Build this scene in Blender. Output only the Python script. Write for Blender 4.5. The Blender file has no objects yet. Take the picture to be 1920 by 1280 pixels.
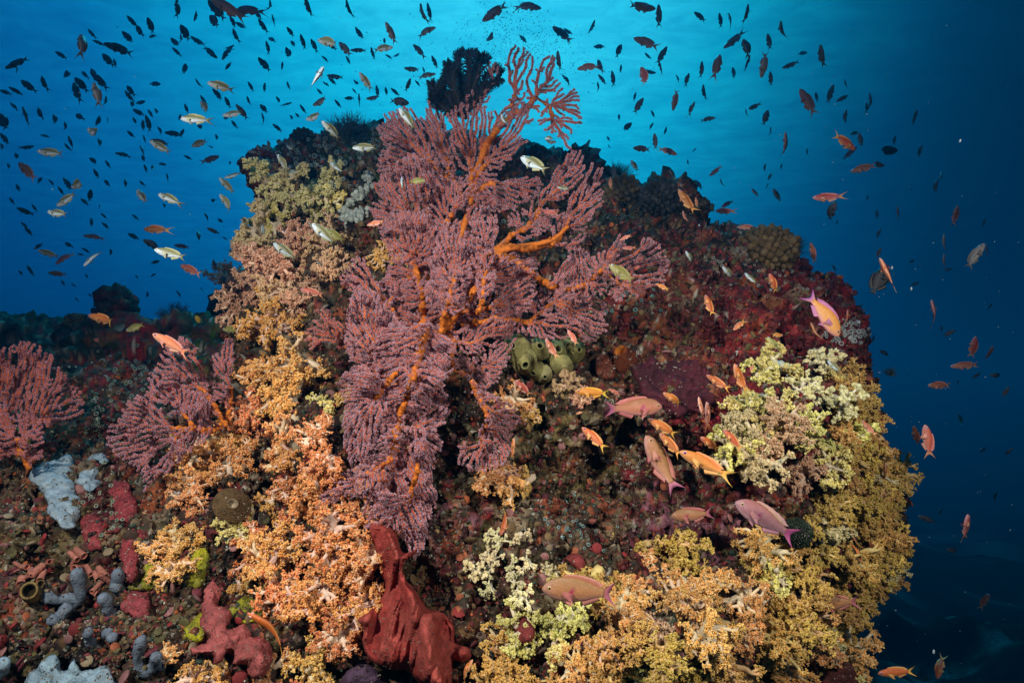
import bpy, math, random
import numpy as np
from mathutils import Vector, Matrix
from mathutils.bvhtree import BVHTree

# ------------------------------------------------------------------ camera, water light, sun, strobes
scene = bpy.context.scene
COL = scene.collection
PITCH = math.radians(6.0)
FPX = 1173.0                                   # focal length in photograph pixels (22 mm on 36 mm)
cam_d = bpy.data.cameras.new("camera")
cam_d.lens = 22.0; cam_d.sensor_width = 36.0; cam_d.clip_start = 0.02; cam_d.clip_end = 400.0
cam = bpy.data.objects.new("camera", cam_d); COL.objects.link(cam)
cam.location = (0, 0, 0); cam.rotation_euler = (math.radians(90) + PITCH, 0, 0)
scene.camera = cam
RV = np.array([1.0, 0, 0]); FV = np.array([0, math.cos(PITCH), math.sin(PITCH)]); UV = np.array([0, -math.sin(PITCH), math.cos(PITCH)])

def at(px, py, d):
    """point seen at photograph position (px, py), d metres in front of the camera"""
    px = np.asarray(px, float); py = np.asarray(py, float); d = np.asarray(d, float)
    x = (px - 960.0) / FPX * d; y = (640.0 - py) / FPX * d
    return x[..., None] * RV + y[..., None] * UV + d[..., None] * FV

def project(P):
    d = P @ FV
    return 960 + (P @ RV) / d * FPX, 640 - (P @ UV) / d * FPX, d

scene.view_settings.view_transform = 'Standard'; scene.view_settings.look = 'None'
scene.view_settings.exposure = 0.0; scene.view_settings.gamma = 1.0
cy = scene.cycles
cy.max_bounces = 5; cy.diffuse_bounces = 3; cy.glossy_bounces = 2; cy.transmission_bounces = 2
cy.volume_bounces = 0; cy.transparent_max_bounces = 10; cy.use_denoising = True
cy.sample_clamp_indirect = 4.0; cy.caustics_reflective = False; cy.caustics_refractive = False

world = bpy.data.worlds.new("World"); scene.world = world; world.use_nodes = True
SUN_ELEV, SUN_ROT = math.radians(52), math.radians(0)

def build_world():
    nt = world.node_tree; N = nt.nodes; L = nt.links; N.clear()
    out = N.new('ShaderNodeOutputWorld'); bg = N.new('ShaderNodeBackground'); L.new(bg.outputs[0], out.inputs[0])
    tc = N.new('ShaderNodeTexCoord')
    b = at(975, -170, 1.0); b = b / np.linalg.norm(b)
    dot = N.new('ShaderNodeVectorMath'); dot.operation = 'DOT_PRODUCT'; dot.inputs[1].default_value = tuple(b)
    L.new(tc.outputs['Generated'], dot.inputs[0])
    ramp = N.new('ShaderNodeValToRGB'); L.new(dot.outputs['Value'], ramp.inputs[0])
    cr = ramp.color_ramp
    stops = WATER_STOPS
    while len(cr.elements) < len(stops): cr.elements.new(0.5)
    for e, (p, c) in zip(cr.elements, stops): e.position = p; e.color = (*c, 1)
    sep = N.new('ShaderNodeSeparateXYZ'); L.new(tc.outputs['Generated'], sep.inputs[0])
    mr = N.new('ShaderNodeMapRange'); mr.interpolation_type = 'SMOOTHSTEP'
    mr.inputs['From Min'].default_value = 0.10; mr.inputs['From Max'].default_value = 0.62
    mr.inputs['To Min'].default_value = 1.0; mr.inputs['To Max'].default_value = 0.08
    L.new(sep.outputs['X'], mr.inputs['Value'])
    mz = N.new('ShaderNodeMapRange'); mz.interpolation_type = 'SMOOTHSTEP'        # the deep below the horizon is darker
    mz.inputs['From Min'].default_value = -0.30; mz.inputs['From Max'].default_value = 0.16
    mz.inputs['To Min'].default_value = 0.06; mz.inputs['To Max'].default_value = 1.0
    L.new(sep.outputs['Z'], mz.inputs['Value'])
    mm = N.new('ShaderNodeMath'); mm.operation = 'MULTIPLY'
    L.new(mr.outputs[0], mm.inputs[0]); L.new(mz.outputs[0], mm.inputs[1])
    mul = N.new('ShaderNodeVectorMath'); mul.operation = 'SCALE'
    L.new(ramp.outputs[0], mul.inputs[0]); L.new(mm.outputs[0], mul.inputs['Scale'])
    sky = N.new('ShaderNodeTexSky'); sky.sky_type = 'NISHITA'; sky.sun_disc = False
    sky.sun_elevation = SUN_ELEV; sky.sun_rotation = SUN_ROT
    L.new(tc.outputs['Generated'], sky.inputs[0])
    filt = N.new('ShaderNodeVectorMath'); filt.operation = 'MULTIPLY'; filt.inputs[1].default_value = (0.0, 0.012, 0.016)  # daylight after metres of water
    L.new(sky.outputs[0], filt.inputs[0])
    sc2 = N.new('ShaderNodeMapRange'); sc2.inputs['From Min'].default_value = 0.55; sc2.inputs['From Max'].default_value = 0.8
    L.new(sep.outputs['Z'], sc2.inputs['Value'])
    f2 = N.new('ShaderNodeVectorMath'); f2.operation = 'SCALE'; L.new(filt.outputs[0], f2.inputs[0]); L.new(sc2.outputs[0], f2.inputs['Scale'])
    add = N.new('ShaderNodeVectorMath'); add.operation = 'ADD'; L.new(mul.outputs[0], add.inputs[0]); L.new(f2.outputs[0], add.inputs[1])
    L.new(add.outputs[0], bg.inputs['Color']); bg.inputs['Strength'].default_value = 1.0

WATER_STOPS = [(0.0, (0.002, 0.10, 0.24)), (0.40, (0.001, 0.055, 0.18)), (0.58, (0.001, 0.034, 0.14)), (0.72, (0.001, 0.085, 0.28)), (0.84, (0.002, 0.19, 0.46)),
               (0.90, (0.004, 0.38, 0.66)), (0.95, (0.008, 0.60, 0.86)), (1.0, (0.05, 0.80, 1.0))]
build_world()

def lamp(name, kind, loc, target, energy, color, **kw):
    d = bpy.data.lights.new(name, kind); d.energy = energy; d.color = color
    for k, v in kw.items(): setattr(d, k, v)
    o = bpy.data.objects.new(name, d); COL.objects.link(o); o.location = loc
    o.rotation_euler = (Vector(target) - Vector(loc)).to_track_quat('-Z', 'Y').to_euler()
    return o

# daylight coming down through the water, ahead of and above the camera
lamp("sun", 'SUN', (0, 6, 8), (0, 6 - 8 / math.tan(SUN_ELEV), 0), 2.0, (0.02, 0.55, 0.80), angle=math.radians(8))
# the two flash lamps that lit the photograph, on arms either side of the camera
STROBE = 104.0
lamp("strobe", 'SPOT', (-0.70, 0.0, 0.62), (-0.26, 1.4, -0.16), STROBE, (1.0, 0.93, 0.84), spot_size=math.radians(104), spot_blend=0.95, shadow_soft_size=0.045)
lamp("strobe.001", 'SPOT', (0.78, 0.0, 0.50), (0.36, 1.4, -0.24), STROBE * 0.60, (1.0, 0.93, 0.84), spot_size=math.radians(92), spot_blend=0.95, shadow_soft_size=0.07)
# ------------------------------------------------------------------ helpers
rng = np.random.default_rng(7); R = random.Random(11)

def _hash(ix, iy, iz, seed):
    h = (ix * 374761393 + iy * 668265263 + iz * 2147483647 + seed * 974711) & 0xffffffff
    h = ((h ^ (h >> 13)) * 1274126177) & 0xffffffff
    h = ((h ^ (h >> 16)) * 2246822519) & 0xffffffff
    return ((h ^ (h >> 15)) & 0xffffff) / float(0xffffff)

def vnoise(P, scale, seed=0):
    """smooth value noise in -1..1"""
    Q = P * scale; I = np.floor(Q).astype(np.int64); f = Q - I; f = f * f * f * (f * (f * 6 - 15) + 10)
    out = 0
    for dx in (0, 1):
        wx = f[:, 0] if dx else 1 - f[:, 0]
        for dy in (0, 1):
            wy = f[:, 1] if dy else 1 - f[:, 1]
            for dz in (0, 1):
                wz = f[:, 2] if dz else 1 - f[:, 2]
                out = out + wx * wy * wz * _hash(I[:, 0] + dx, I[:, 1] + dy, I[:, 2] + dz, seed)
    return out * 2 - 1

def fbm(P, scale, octaves=4, seed=0, gain=0.5):
    a, s, o, n = 1.0, scale, 0, 0
    for k in range(octaves):
        o = o + a * vnoise(P + 17.3 * k, s, seed + k); n += a; a *= gain; s *= 2.07
    return o / n

def worley(P, scale, seed=0):
    """distance to the closest cell point"""
    Q = P * scale; I = np.floor(Q).astype(np.int64); best = np.full(len(P), 9.0)
    for dx in (-1, 0, 1):
        for dy in (-1, 0, 1):
            for dz in (-1, 0, 1):
                J = I + (dx, dy, dz)
                c = np.stack([J[:, k] + _hash(J[:, 0], J[:, 1], J[:, 2], seed + 5 * k) for k in range(3)], 1)
                best = np.minimum(best, np.linalg.norm(Q - c, axis=1))
    return best

def cells(P, scale, seed=0):
    """the closest cell's random number, for patchwork"""
    Q = P * scale; I = np.floor(Q).astype(np.int64); best = np.full(len(P), 9.0); idn = np.zeros(len(P))
    for dx in (-1, 0, 1):
        for dy in (-1, 0, 1):
            for dz in (-1, 0, 1):
                J = I + (dx, dy, dz); c = np.stack([J[:, k] + _hash(J[:, 0], J[:, 1], J[:, 2], seed + 5 * k) for k in range(3)], 1)
                d = np.linalg.norm(Q - c, axis=1); m = d < best; best[m] = d[m]; idn[m] = _hash(J[:, 0], J[:, 1], J[:, 2], seed + 99)[m]
    return idn, best

def smooth01(x, a, b):
    t = np.clip((x - a) / (b - a), 0, 1); return t * t * (3 - 2 * t)

def make_mesh(name, V, quads=None, tris=None, col=None, smooth=True):
    V = np.asarray(V, np.float32); me = bpy.data.meshes.new(name)
    nq = 0 if quads is None else len(quads); nt = 0 if tris is None else len(tris)
    loops = np.concatenate([np.asarray(quads, np.int32).ravel() if nq else np.zeros(0, np.int32), np.asarray(tris, np.int32).ravel() if nt else np.zeros(0, np.int32)])
    starts = np.concatenate([np.arange(nq) * 4, nq * 4 + np.arange(nt) * 3]).astype(np.int32)
    me.vertices.add(len(V)); me.vertices.foreach_set("co", V.ravel())
    me.loops.add(len(loops)); me.loops.foreach_set("vertex_index", loops)
    me.polygons.add(nq + nt); me.polygons.foreach_set("loop_start", starts)
    me.polygons.foreach_set("use_smooth", np.full(nq + nt, smooth, dtype=bool))
    if col is not None:
        c = np.ones((len(V), 4), np.float32); c[:, :3] = col
        a = me.color_attributes.new("tint", 'FLOAT_COLOR', 'POINT'); a.data.foreach_set("color", c.ravel())
    me.update(calc_edges=True); me.validate()
    return me

class MB:
    """collects vertices and faces, builds one mesh"""
    def __init__(s): s.V = []; s.Q = []; s.T = []; s.C = []; s.n = 0
    def add(s, V, quads=None, tris=None, col=(1, 1, 1)):
        V = np.asarray(V, float)
        if quads is not None and len(quads): s.Q.append(np.asarray(quads) + s.n)
        if tris is not None and len(tris): s.T.append(np.asarray(tris) + s.n)
        c = np.asarray(col, float); c = np.broadcast_to(c, (len(V), 3)) if c.ndim == 1 else c
        s.V.append(V); s.C.append(c); s.n += len(V)
    def mesh(s, name, smooth=True):
        return make_mesh(name, np.concatenate(s.V), np.concatenate(s.Q) if s.Q else None, np.concatenate(s.T) if s.T else None, np.concatenate(s.C), smooth)

def link(name, me, mat=None, parent=None):
    o = bpy.data.objects.new(name, me); COL.objects.link(o)
    if mat is not None and me is not None and not me.materials: me.materials.append(mat)
    if parent is not None: o.parent = parent
    return o

def empty(name, loc=(0, 0, 0)):
    o = bpy.data.objects.new(name, None); COL.objects.link(o); o.location = loc; o.empty_display_size = 0.02; return o

def tag(o, label=None, cat=None, group=None, kind=None):
    if label: o['label'] = label
    if cat: o['category'] = cat
    if group: o['group'] = group
    if kind: o['kind'] = kind
    return o

def _ico(sub):
    t = (1 + 5 ** .5) / 2
    v = [(-1, t, 0), (1, t, 0), (-1, -t, 0), (1, -t, 0), (0, -1, t), (0, 1, t), (0, -1, -t), (0, 1, -t), (t, 0, -1), (t, 0, 1), (-t, 0, -1), (-t, 0, 1)]
    f = [(0, 11, 5), (0, 5, 1), (0, 1, 7), (0, 7, 10), (0, 10, 11), (1, 5, 9), (5, 11, 4), (11, 10, 2), (10, 7, 6), (7, 1, 8), (3, 9, 4), (3, 4, 2), (3, 2, 6), (3, 6, 8), (3, 8, 9), (4, 9, 5), (2, 4, 11), (6, 2, 10), (8, 6, 7), (9, 8, 1)]
    v = [np.array(x) / np.linalg.norm(x) for x in v]
    for _ in range(sub):
        m = {}; g = []
        def mid(a, b):
            k = (min(a, b), max(a, b))
            if k not in m: x = v[a] + v[b]; v.append(x / np.linalg.norm(x)); m[k] = len(v) - 1
            return m[k]
        for a, b, c in f:
            d, e, h = mid(a, b), mid(b, c), mid(c, a); g += [(a, d, h), (b, e, d), (c, h, e), (d, e, h)]
        f = g
    return np.array(v), np.array(f)
ICO0, ICO1, ICO2, ICO3 = _ico(0), _ico(1), _ico(2), _ico(3)
OCT = (np.array([(1, 0, 0), (-1, 0, 0), (0, 1, 0), (0, -1, 0), (0, 0, 1), (0, 0, -1)], float),
       np.array([(0, 2, 4), (2, 1, 4), (1, 3, 4), (3, 0, 4), (2, 0, 5), (1, 2, 5), (3, 1, 5), (0, 3, 5)]))

def blobs(mb, C, rad, base=ICO0, col=(1, 1, 1), axes=None, squash=1.0):
    """many small lumps at once. C (n,3), rad (n,), axes (n,3) = the direction along which each is stretched by squash"""
    C = np.asarray(C, float); n = len(C)
    if not n: return
    bv, bf = base; k = len(bv)
    V = np.broadcast_to(bv, (n, k, 3)).copy()
    if axes is not None:
        a = axes / (np.linalg.norm(axes, axis=1, keepdims=True) + 1e-9)
        V = V + (np.einsum('nkc,nc->nk', V, a) * (squash - 1))[..., None] * a[:, None, :]
    V = V * np.asarray(rad, float).reshape(-1, 1, 1) + C[:, None, :]
    F = bf[None] + (np.arange(n) * k)[:, None, None]
    col = np.asarray(col, float)
    c = np.repeat(col, k, axis=0) if col.ndim == 2 else np.broadcast_to(col, (n * k, 3))
    mb.add(V.reshape(-1, 3), tris=F.reshape(-1, 3), col=c)

def tube(mb, P, rad, k=8, col=(1, 1, 1), cap=True, noise=0.0, seed=0):
    P = np.asarray(P, float); n = len(P); rad = np.broadcast_to(np.asarray(rad, float), (n,))
    T = np.gradient(P, axis=0); T /= np.linalg.norm(T, axis=1, keepdims=True) + 1e-12
    ref = np.array([0.0, 0, 1.0]) if abs(T[0][2]) < 0.9 else np.array([1.0, 0, 0])
    S = np.zeros_like(P); s = np.cross(T[0], ref); s /= np.linalg.norm(s)
    for i in range(n):
        s = s - T[i] * (s @ T[i]); s /= np.linalg.norm(s) + 1e-12; S[i] = s
    B = np.cross(T, S); a = np.arange(k) * 2 * math.pi / k
    V = P[:, None] + rad[:, None, None] * (np.cos(a)[None, :, None] * S[:, None] + np.sin(a)[None, :, None] * B[:, None])
    V = V.reshape(-1, 3)
    if noise:
        ctr = np.repeat(P, k, axis=0); V = ctr + (V - ctr) * (1 + noise * fbm(V, 1.2 / max(rad.mean(), 1e-4), 3, seed))[:, None]
    i = np.arange(n - 1)[:, None] * k; j = np.arange(k)[None]; j2 = (j + 1) % k
    Q = np.stack([i + j, i + j2, i + k + j2, i + k + j], -1).reshape(-1, 4); tr = []
    if cap:
        V = np.concatenate([V, P[:1] - T[:1] * rad[0] * .5, P[-1:] + T[-1:] * rad[-1] * .6])
        tr = [(n * k, (q + 1) % k, q) for q in range(k)] + [(n * k + 1, (n - 1) * k + q, (n - 1) * k + (q + 1) % k) for q in range(k)]
    c = np.asarray(col, float)
    if c.ndim == 2 and len(c) == n: c = np.concatenate([np.repeat(c, k, axis=0)] + ([c[:1], c[-1:]] if cap else []))
    mb.add(V, quads=Q, tris=tr if len(tr) else None, col=c)

def spline(pts, n):
    """Catmull-Rom through pts, n samples"""
    P = np.asarray(pts, float)
    if len(P) == 2: return P[0] + (P[1] - P[0]) * np.linspace(0, 1, n)[:, None]
    P = np.concatenate([2 * P[:1] - P[1:2], P, 2 * P[-1:] - P[-2:-1]]); m = len(P) - 3
    t = np.linspace(0, m - 1e-6, n); i = t.astype(int); u = (t - i)[:, None]
    a, b, c, d = P[i], P[i + 1], P[i + 2], P[i + 3]
    return 0.5 * (2 * b + (c - a) * u + (2 * a - 5 * b + 4 * c - d) * u ** 2 + (3 * b - a - 3 * c + d) * u ** 3)

def closed_spline(pts, per=6):
    P = np.asarray(pts, float); out = []
    for i in range(len(P)):
        a, b, c, d = P[i - 1], P[i], P[(i + 1) % len(P)], P[(i + 2) % len(P)]
        for u in np.linspace(0, 1, per, endpoint=False):
            out.append(0.5 * (2 * b + (c - a) * u + (2 * a - 5 * b + 4 * c - d) * u * u + (3 * b - a - 3 * c + d) * u ** 3))
    return np.array(out)

def inside(poly, P):
    x, y = P[:, 0], P[:, 1]; r = np.zeros(len(P), bool); n = len(poly)
    for i in range(n):
        x1, y1 = poly[i - 1]; x2, y2 = poly[i]
        if y1 == y2: continue
        c = ((y1 > y) != (y2 > y)) & (x < (x2 - x1) * (y - y1) / (y2 - y1) + x1); r ^= c
    return r

def edge_dist(poly, P):
    best = np.full(len(P), 1e18); near = np.zeros_like(P)
    for i in range(len(poly)):
        a = poly[i - 1]; b = poly[i]; ab = b - a; L2 = ab @ ab
        if L2 < 1e-12: continue
        t = np.clip(((P - a) @ ab) / L2, 0, 1); q = a + t[:, None] * ab
        d = ((P - q) ** 2).sum(1); m = d < best; best[m] = d[m]; near[m] = q[m]
    return np.sqrt(best), near

def normals_of(V, quads):
    n = np.cross(V[quads[:, 2]] - V[quads[:, 0]], V[quads[:, 3]] - V[quads[:, 1]]); N = np.zeros_like(V)
    for k in range(4): np.add.at(N, quads[:, k], n)
    return N / (np.linalg.norm(N, axis=1, keepdims=True) + 1e-12)

def inflate(poly, depth, thick, reach, step, back=1.0, power=0.5, bump=None):
    """a rounded solid whose outline seen from the camera is poly (photograph pixels). depth(px,py) is the depth of its mid surface,
    thick its half thickness in metres, reach the pixels over which it swells. Returns V, quads, uv(px), front mask, edge distance"""
    poly = np.asarray(poly, float); lo = poly.min(0) - step; hi = poly.max(0) + step
    xs = np.arange(lo[0], hi[0] + step, step); ys = np.arange(lo[1], hi[1] + step, step)
    X, Y = np.meshgrid(xs, ys); G = np.stack([X.ravel(), Y.ravel()], 1); ins = inside(poly, G)
    s, near = edge_dist(poly, G); W = len(xs); H = len(ys)
    I = np.arange(W * H).reshape(H, W); cells = np.stack([I[:-1, :-1], I[:-1, 1:], I[1:, 1:], I[1:, :-1]], -1).reshape(-1, 4)
    cells = cells[ins[cells].any(1)]
    used = np.unique(cells); mp = np.full(W * H, -1); mp[used] = np.arange(len(used)); cells = mp[cells]
    P = G[used].copy(); inn = ins[used]; P[~inn] = near[used][~inn]; sd = np.where(inn, s[used], 0.0)
    t = np.clip(sd / reach, 0, 1); g = (1 - (1 - t) ** 2) ** power
    d = depth(P[:, 0], P[:, 1])
    df = d - thick * g; db = d + thick * back * g
    if bump is not None: df = df - bump(P[:, 0], P[:, 1]) * np.clip(t * 3, 0, 1)
    n = len(P); rim = sd <= 1e-9; bi = np.where(rim, np.arange(n), -1); bi[~rim] = n + np.arange((~rim).sum())
    V = np.concatenate([at(P[:, 0], P[:, 1], df), at(P[~rim, 0], P[~rim, 1], db[~rim])])
    uv = np.concatenate([P, P[~rim]]); front = np.concatenate([np.ones(n, bool), np.zeros((~rim).sum(), bool)])
    quads = np.concatenate([cells[:, ::-1], bi[cells]])
    return V, quads, uv, front, np.concatenate([sd, sd[~rim]])
# ------------------------------------------------------------------ materials
def new_mat(name):
    m = bpy.data.materials.new(name); m.use_nodes = True; nt = m.node_tree; nt.nodes.clear()
    out = nt.nodes.new('ShaderNodeOutputMaterial'); b = nt.nodes.new('ShaderNodeBsdfPrincipled'); nt.links.new(b.outputs[0], out.inputs[0])
    return m, nt, b

def tint_mat(name, rough=0.7, spec=0.3, mottle=0.25, mottle_scale=60.0, bump=0.0, bump_scale=120.0, bump_dist=0.004, sss=0.0, vary=0.0, fleck=None, sheen=0.0):
    """colour from the mesh's own tint attribute, mottled and bumped by noise in object space"""
    m, nt, b = new_mat(name); N = nt.nodes; L = nt.links
    at_ = N.new('ShaderNodeAttribute'); at_.attribute_name = "tint"
    tc = N.new('ShaderNodeTexCoord')
    nz = N.new('ShaderNodeTexNoise'); nz.inputs['Scale'].default_value = mottle_scale; nz.inputs['Detail'].default_value = 4
    L.new(tc.outputs['Object'], nz.inputs['Vector'])
    mr = N.new('ShaderNodeMapRange'); mr.inputs['From Min'].default_value = 0.25; mr.inputs['From Max'].default_value = 0.75
    mr.inputs['To Min'].default_value = 1 - mottle; mr.inputs['To Max'].default_value = 1 + mottle
    L.new(nz.outputs[0], mr.inputs['Value'])
    sc = N.new('ShaderNodeVectorMath'); sc.operation = 'SCALE'; L.new(at_.outputs['Color'], sc.inputs[0]); L.new(mr.outputs[0], sc.inputs['Scale'])
    c = sc.outputs[0]
    if vary:
        oi = N.new('ShaderNodeObjectInfo'); hsv = N.new('ShaderNodeHueSaturation')
        h = N.new('ShaderNodeMapRange'); h.inputs['To Min'].default_value = 0.5 - 0.02 * vary; h.inputs['To Max'].default_value = 0.5 + 0.02 * vary
        v = N.new('ShaderNodeMapRange'); v.inputs['To Min'].default_value = 1 - 0.22 * vary; v.inputs['To Max'].default_value = 1 + 0.18 * vary
        wn = N.new('ShaderNodeTexWhiteNoise'); wn.noise_dimensions = '1D'; L.new(oi.outputs['Random'], wn.inputs['W'])
        L.new(oi.outputs['Random'], h.inputs['Value']); L.new(wn.outputs['Value'], v.inputs['Value'])
        L.new(h.outputs[0], hsv.inputs['Hue']); L.new(v.outputs[0], hsv.inputs['Value']); L.new(c, hsv.inputs['Color']); c = hsv.outputs[0]
    if fleck:
        vo = N.new('ShaderNodeTexVoronoi'); vo.inputs['Scale'].default_value = fleck[0]; L.new(tc.outputs['Object'], vo.inputs['Vector'])
        lt = N.new('ShaderNodeMapRange'); lt.inputs['From Min'].default_value = fleck[1]; lt.inputs['From Max'].default_value = fleck[1] * 0.6
        L.new(vo.outputs['Distance'], lt.inputs['Value'])
        g = N.new('ShaderNodeTexNoise'); g.inputs['Scale'].default_value = fleck[0] * 0.12; L.new(tc.outputs['Object'], g.inputs['Vector'])
        gm = N.new('ShaderNodeMapRange'); gm.inputs['From Min'].default_value = 0.5; gm.inputs['From Max'].default_value = 0.62; L.new(g.outputs[0], gm.inputs['Value'])
        mu = N.new('ShaderNodeMath'); mu.operation = 'MULTIPLY'; L.new(lt.outputs[0], mu.inputs[0]); L.new(gm.outputs[0], mu.inputs[1])
        mx = N.new('ShaderNodeMix'); mx.data_type = 'RGBA'; L.new(mu.outputs[0], mx.inputs['Factor']); L.new(c, mx.inputs[6]); mx.inputs[7].default_value = (*fleck[2], 1); c = mx.outputs[2]
    L.new(c, b.inputs['Base Color']); b.inputs['Roughness'].default_value = rough; b.inputs['Specular IOR Level'].default_value = spec
    if sss: b.inputs['Subsurface Weight'].default_value = sss; b.inputs['Subsurface Radius'].default_value = (0.006, 0.003, 0.002)
    if bump:
        bn = N.new('ShaderNodeTexNoise'); bn.inputs['Scale'].default_value = bump_scale; bn.inputs['Detail'].default_value = 5; L.new(tc.outputs['Object'], bn.inputs['Vector'])
        bp = N.new('ShaderNodeBump'); bp.inputs['Strength'].default_value = bump; bp.inputs['Distance'].default_value = bump_dist
        L.new(bn.outputs[0], bp.inputs['Height']); L.new(bp.outputs[0], b.inputs['Normal'])
    return m

M_ROCK = tint_mat("reef_rock_crust", rough=0.85, spec=0.15, mottle=0.55, mottle_scale=70, bump=0.9, bump_scale=95, bump_dist=0.012, fleck=(170, 0.24, (0.45, 0.42, 0.34)))
M_FAR = tint_mat("far_rock", rough=0.9, spec=0.1, mottle=0.6, mottle_scale=18, bump=0.8, bump_scale=30, bump_dist=0.03)
M_CRUST = tint_mat("encrusting_life", rough=0.7, spec=0.25, mottle=0.3, mottle_scale=300)
M_FANSTEM = tint_mat("sea_fan_stem", rough=0.75, spec=0.2, mottle=0.35, mottle_scale=160, bump=0.5, bump_scale=400, bump_dist=0.002)
M_FANPOLYP = tint_mat("sea_fan_polyps", rough=0.8, spec=0.2, mottle=0.2, mottle_scale=120)
M_SPONGE = tint_mat("sponge_skin", rough=0.8, spec=0.2, mottle=0.5, mottle_scale=80, bump=0.9, bump_scale=260, bump_dist=0.008, fleck=(260, 0.3, (0.42, 0.36, 0.30)))
M_VELVET = tint_mat("velvet_sponge_skin", rough=0.85, spec=0.12, mottle=0.38, mottle_scale=70, bump=0.7, bump_scale=300, bump_dist=0.005, fleck=(210, 0.22, (0.10, 0.07, 0.05)))
M_STALK = tint_mat("soft_coral_stalk", rough=0.55, spec=0.35, mottle=0.12, mottle_scale=9, vary=1.0)
M_POLYP = tint_mat("soft_coral_polyps", rough=0.6, spec=0.3, mottle=0.3, mottle_scale=7, vary=1.0)
M_FISH = tint_mat("fish_skin", rough=0.40, spec=0.5, mottle=0.16, mottle_scale=26, vary=1.0, bump=0.25, bump_scale=75, bump_dist=0.01)
M_FIN = tint_mat("fish_fin", rough=0.5, spec=0.35, mottle=0.15, mottle_scale=20, vary=0.7)
M_EYE = tint_mat("fish_eye", rough=0.12, spec=0.6, mottle=0.0)
M_SNOW = tint_mat("marine_snow_flakes", rough=0.7, spec=0.3, mottle=0.0)
M_DARK = tint_mat("feather_star_arms", rough=0.7, spec=0.25, mottle=0.3, mottle_scale=90)
def bubble_mat():
    m, nt, b = new_mat("bubble_skin"); b.inputs['Base Color'].default_value = (0.8, 0.9, 0.95, 1); b.inputs['Roughness'].default_value = 0.05
    b.inputs['Transmission Weight'].default_value = 0.6; b.inputs['IOR'].default_value = 1.2
    return m
M_BUBBLE = bubble_mat()
# ------------------------------------------------------------------ reef rock, far ridges, seabed, water surface
DBROWN, TAN, BLACK = (0.050, 0.032, 0.020), (0.17, 0.115, 0.065), (0.012, 0.010, 0.009)
MAROON, DMAROON, REDOR = (0.27, 0.022, 0.030), (0.085, 0.010, 0.014), (0.36, 0.062, 0.02)
GREEN, TEAL, MAUVE, BROWN, OLIVE = (0.03, 0.11, 0.03), (0.02, 0.05, 0.04), (0.26, 0.11, 0.14), (0.12, 0.07, 0.035), (0.13, 0.10, 0.045)
ZONES = [  # px, py, radius, colour A, colour B: what grows on the rock there
    (1420, 580, 230, MAROON, DMAROON), (1250, 470, 180, DMAROON, BLACK), (1560, 600, 150, MAROON, DMAROON), (1250, 860, 190, DMAROON, MAROON), (1370, 900, 150, MAROON, DBROWN),
    (1630, 690, 80, MAROON, DMAROON), (1240, 600, 90, (0.20, 0.05, 0.02), DBROWN), (1200, 640, 70, (0.24, 0.08, 0.03), DBROWN), (1400, 650, 45, REDOR, MAROON), (1390, 920, 50, REDOR, DMAROON), (1480, 880, 60, REDOR, DBROWN),
    (1120, 370, 170, BLACK, TEAL), (1380, 430, 110, (0.05, 0.04, 0.03), BLACK), (620, 310, 130, GREEN, TEAL), (540, 290, 90, TEAL, BLACK), (480, 340, 80, DMAROON, MAROON),
    (510, 660, 120, BROWN, DBROWN), (650, 400, 80, BROWN, BLACK), (790, 850, 90, BROWN, BLACK), (640, 560, 80, TAN, BROWN), (900, 1050, 150, OLIVE, DBROWN), (1080, 980, 120, TAN, DBROWN),
    (1250, 970, 60, MAUVE, DMAROON), (830, 1000, 60, MAUVE, DBROWN), (1380, 1000, 60, MAUVE, DBROWN), (1020, 800, 110, OLIVE, BLACK), (1120, 810, 90, (0.16, 0.12, 0.04), DBROWN),
    (870, 1130, 80, DMAROON, DBROWN), (300, 900, 120, DMAROON, DBROWN), (180, 1000, 110, DBROWN, DMAROON), (60, 1000, 110, OLIVE, DBROWN), (60, 1220, 150, DBROWN, BLACK), (330, 1180, 110, OLIVE, DBROWN),
    (560, 1230, 120, DBROWN, BLACK), (330, 990, 60, TAN, DBROWN), (40, 900, 60, TAN, DBROWN), (1700, 1100, 200, BLACK, TEAL), (760, 700, 200, BLACK, DBROWN)]

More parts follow.
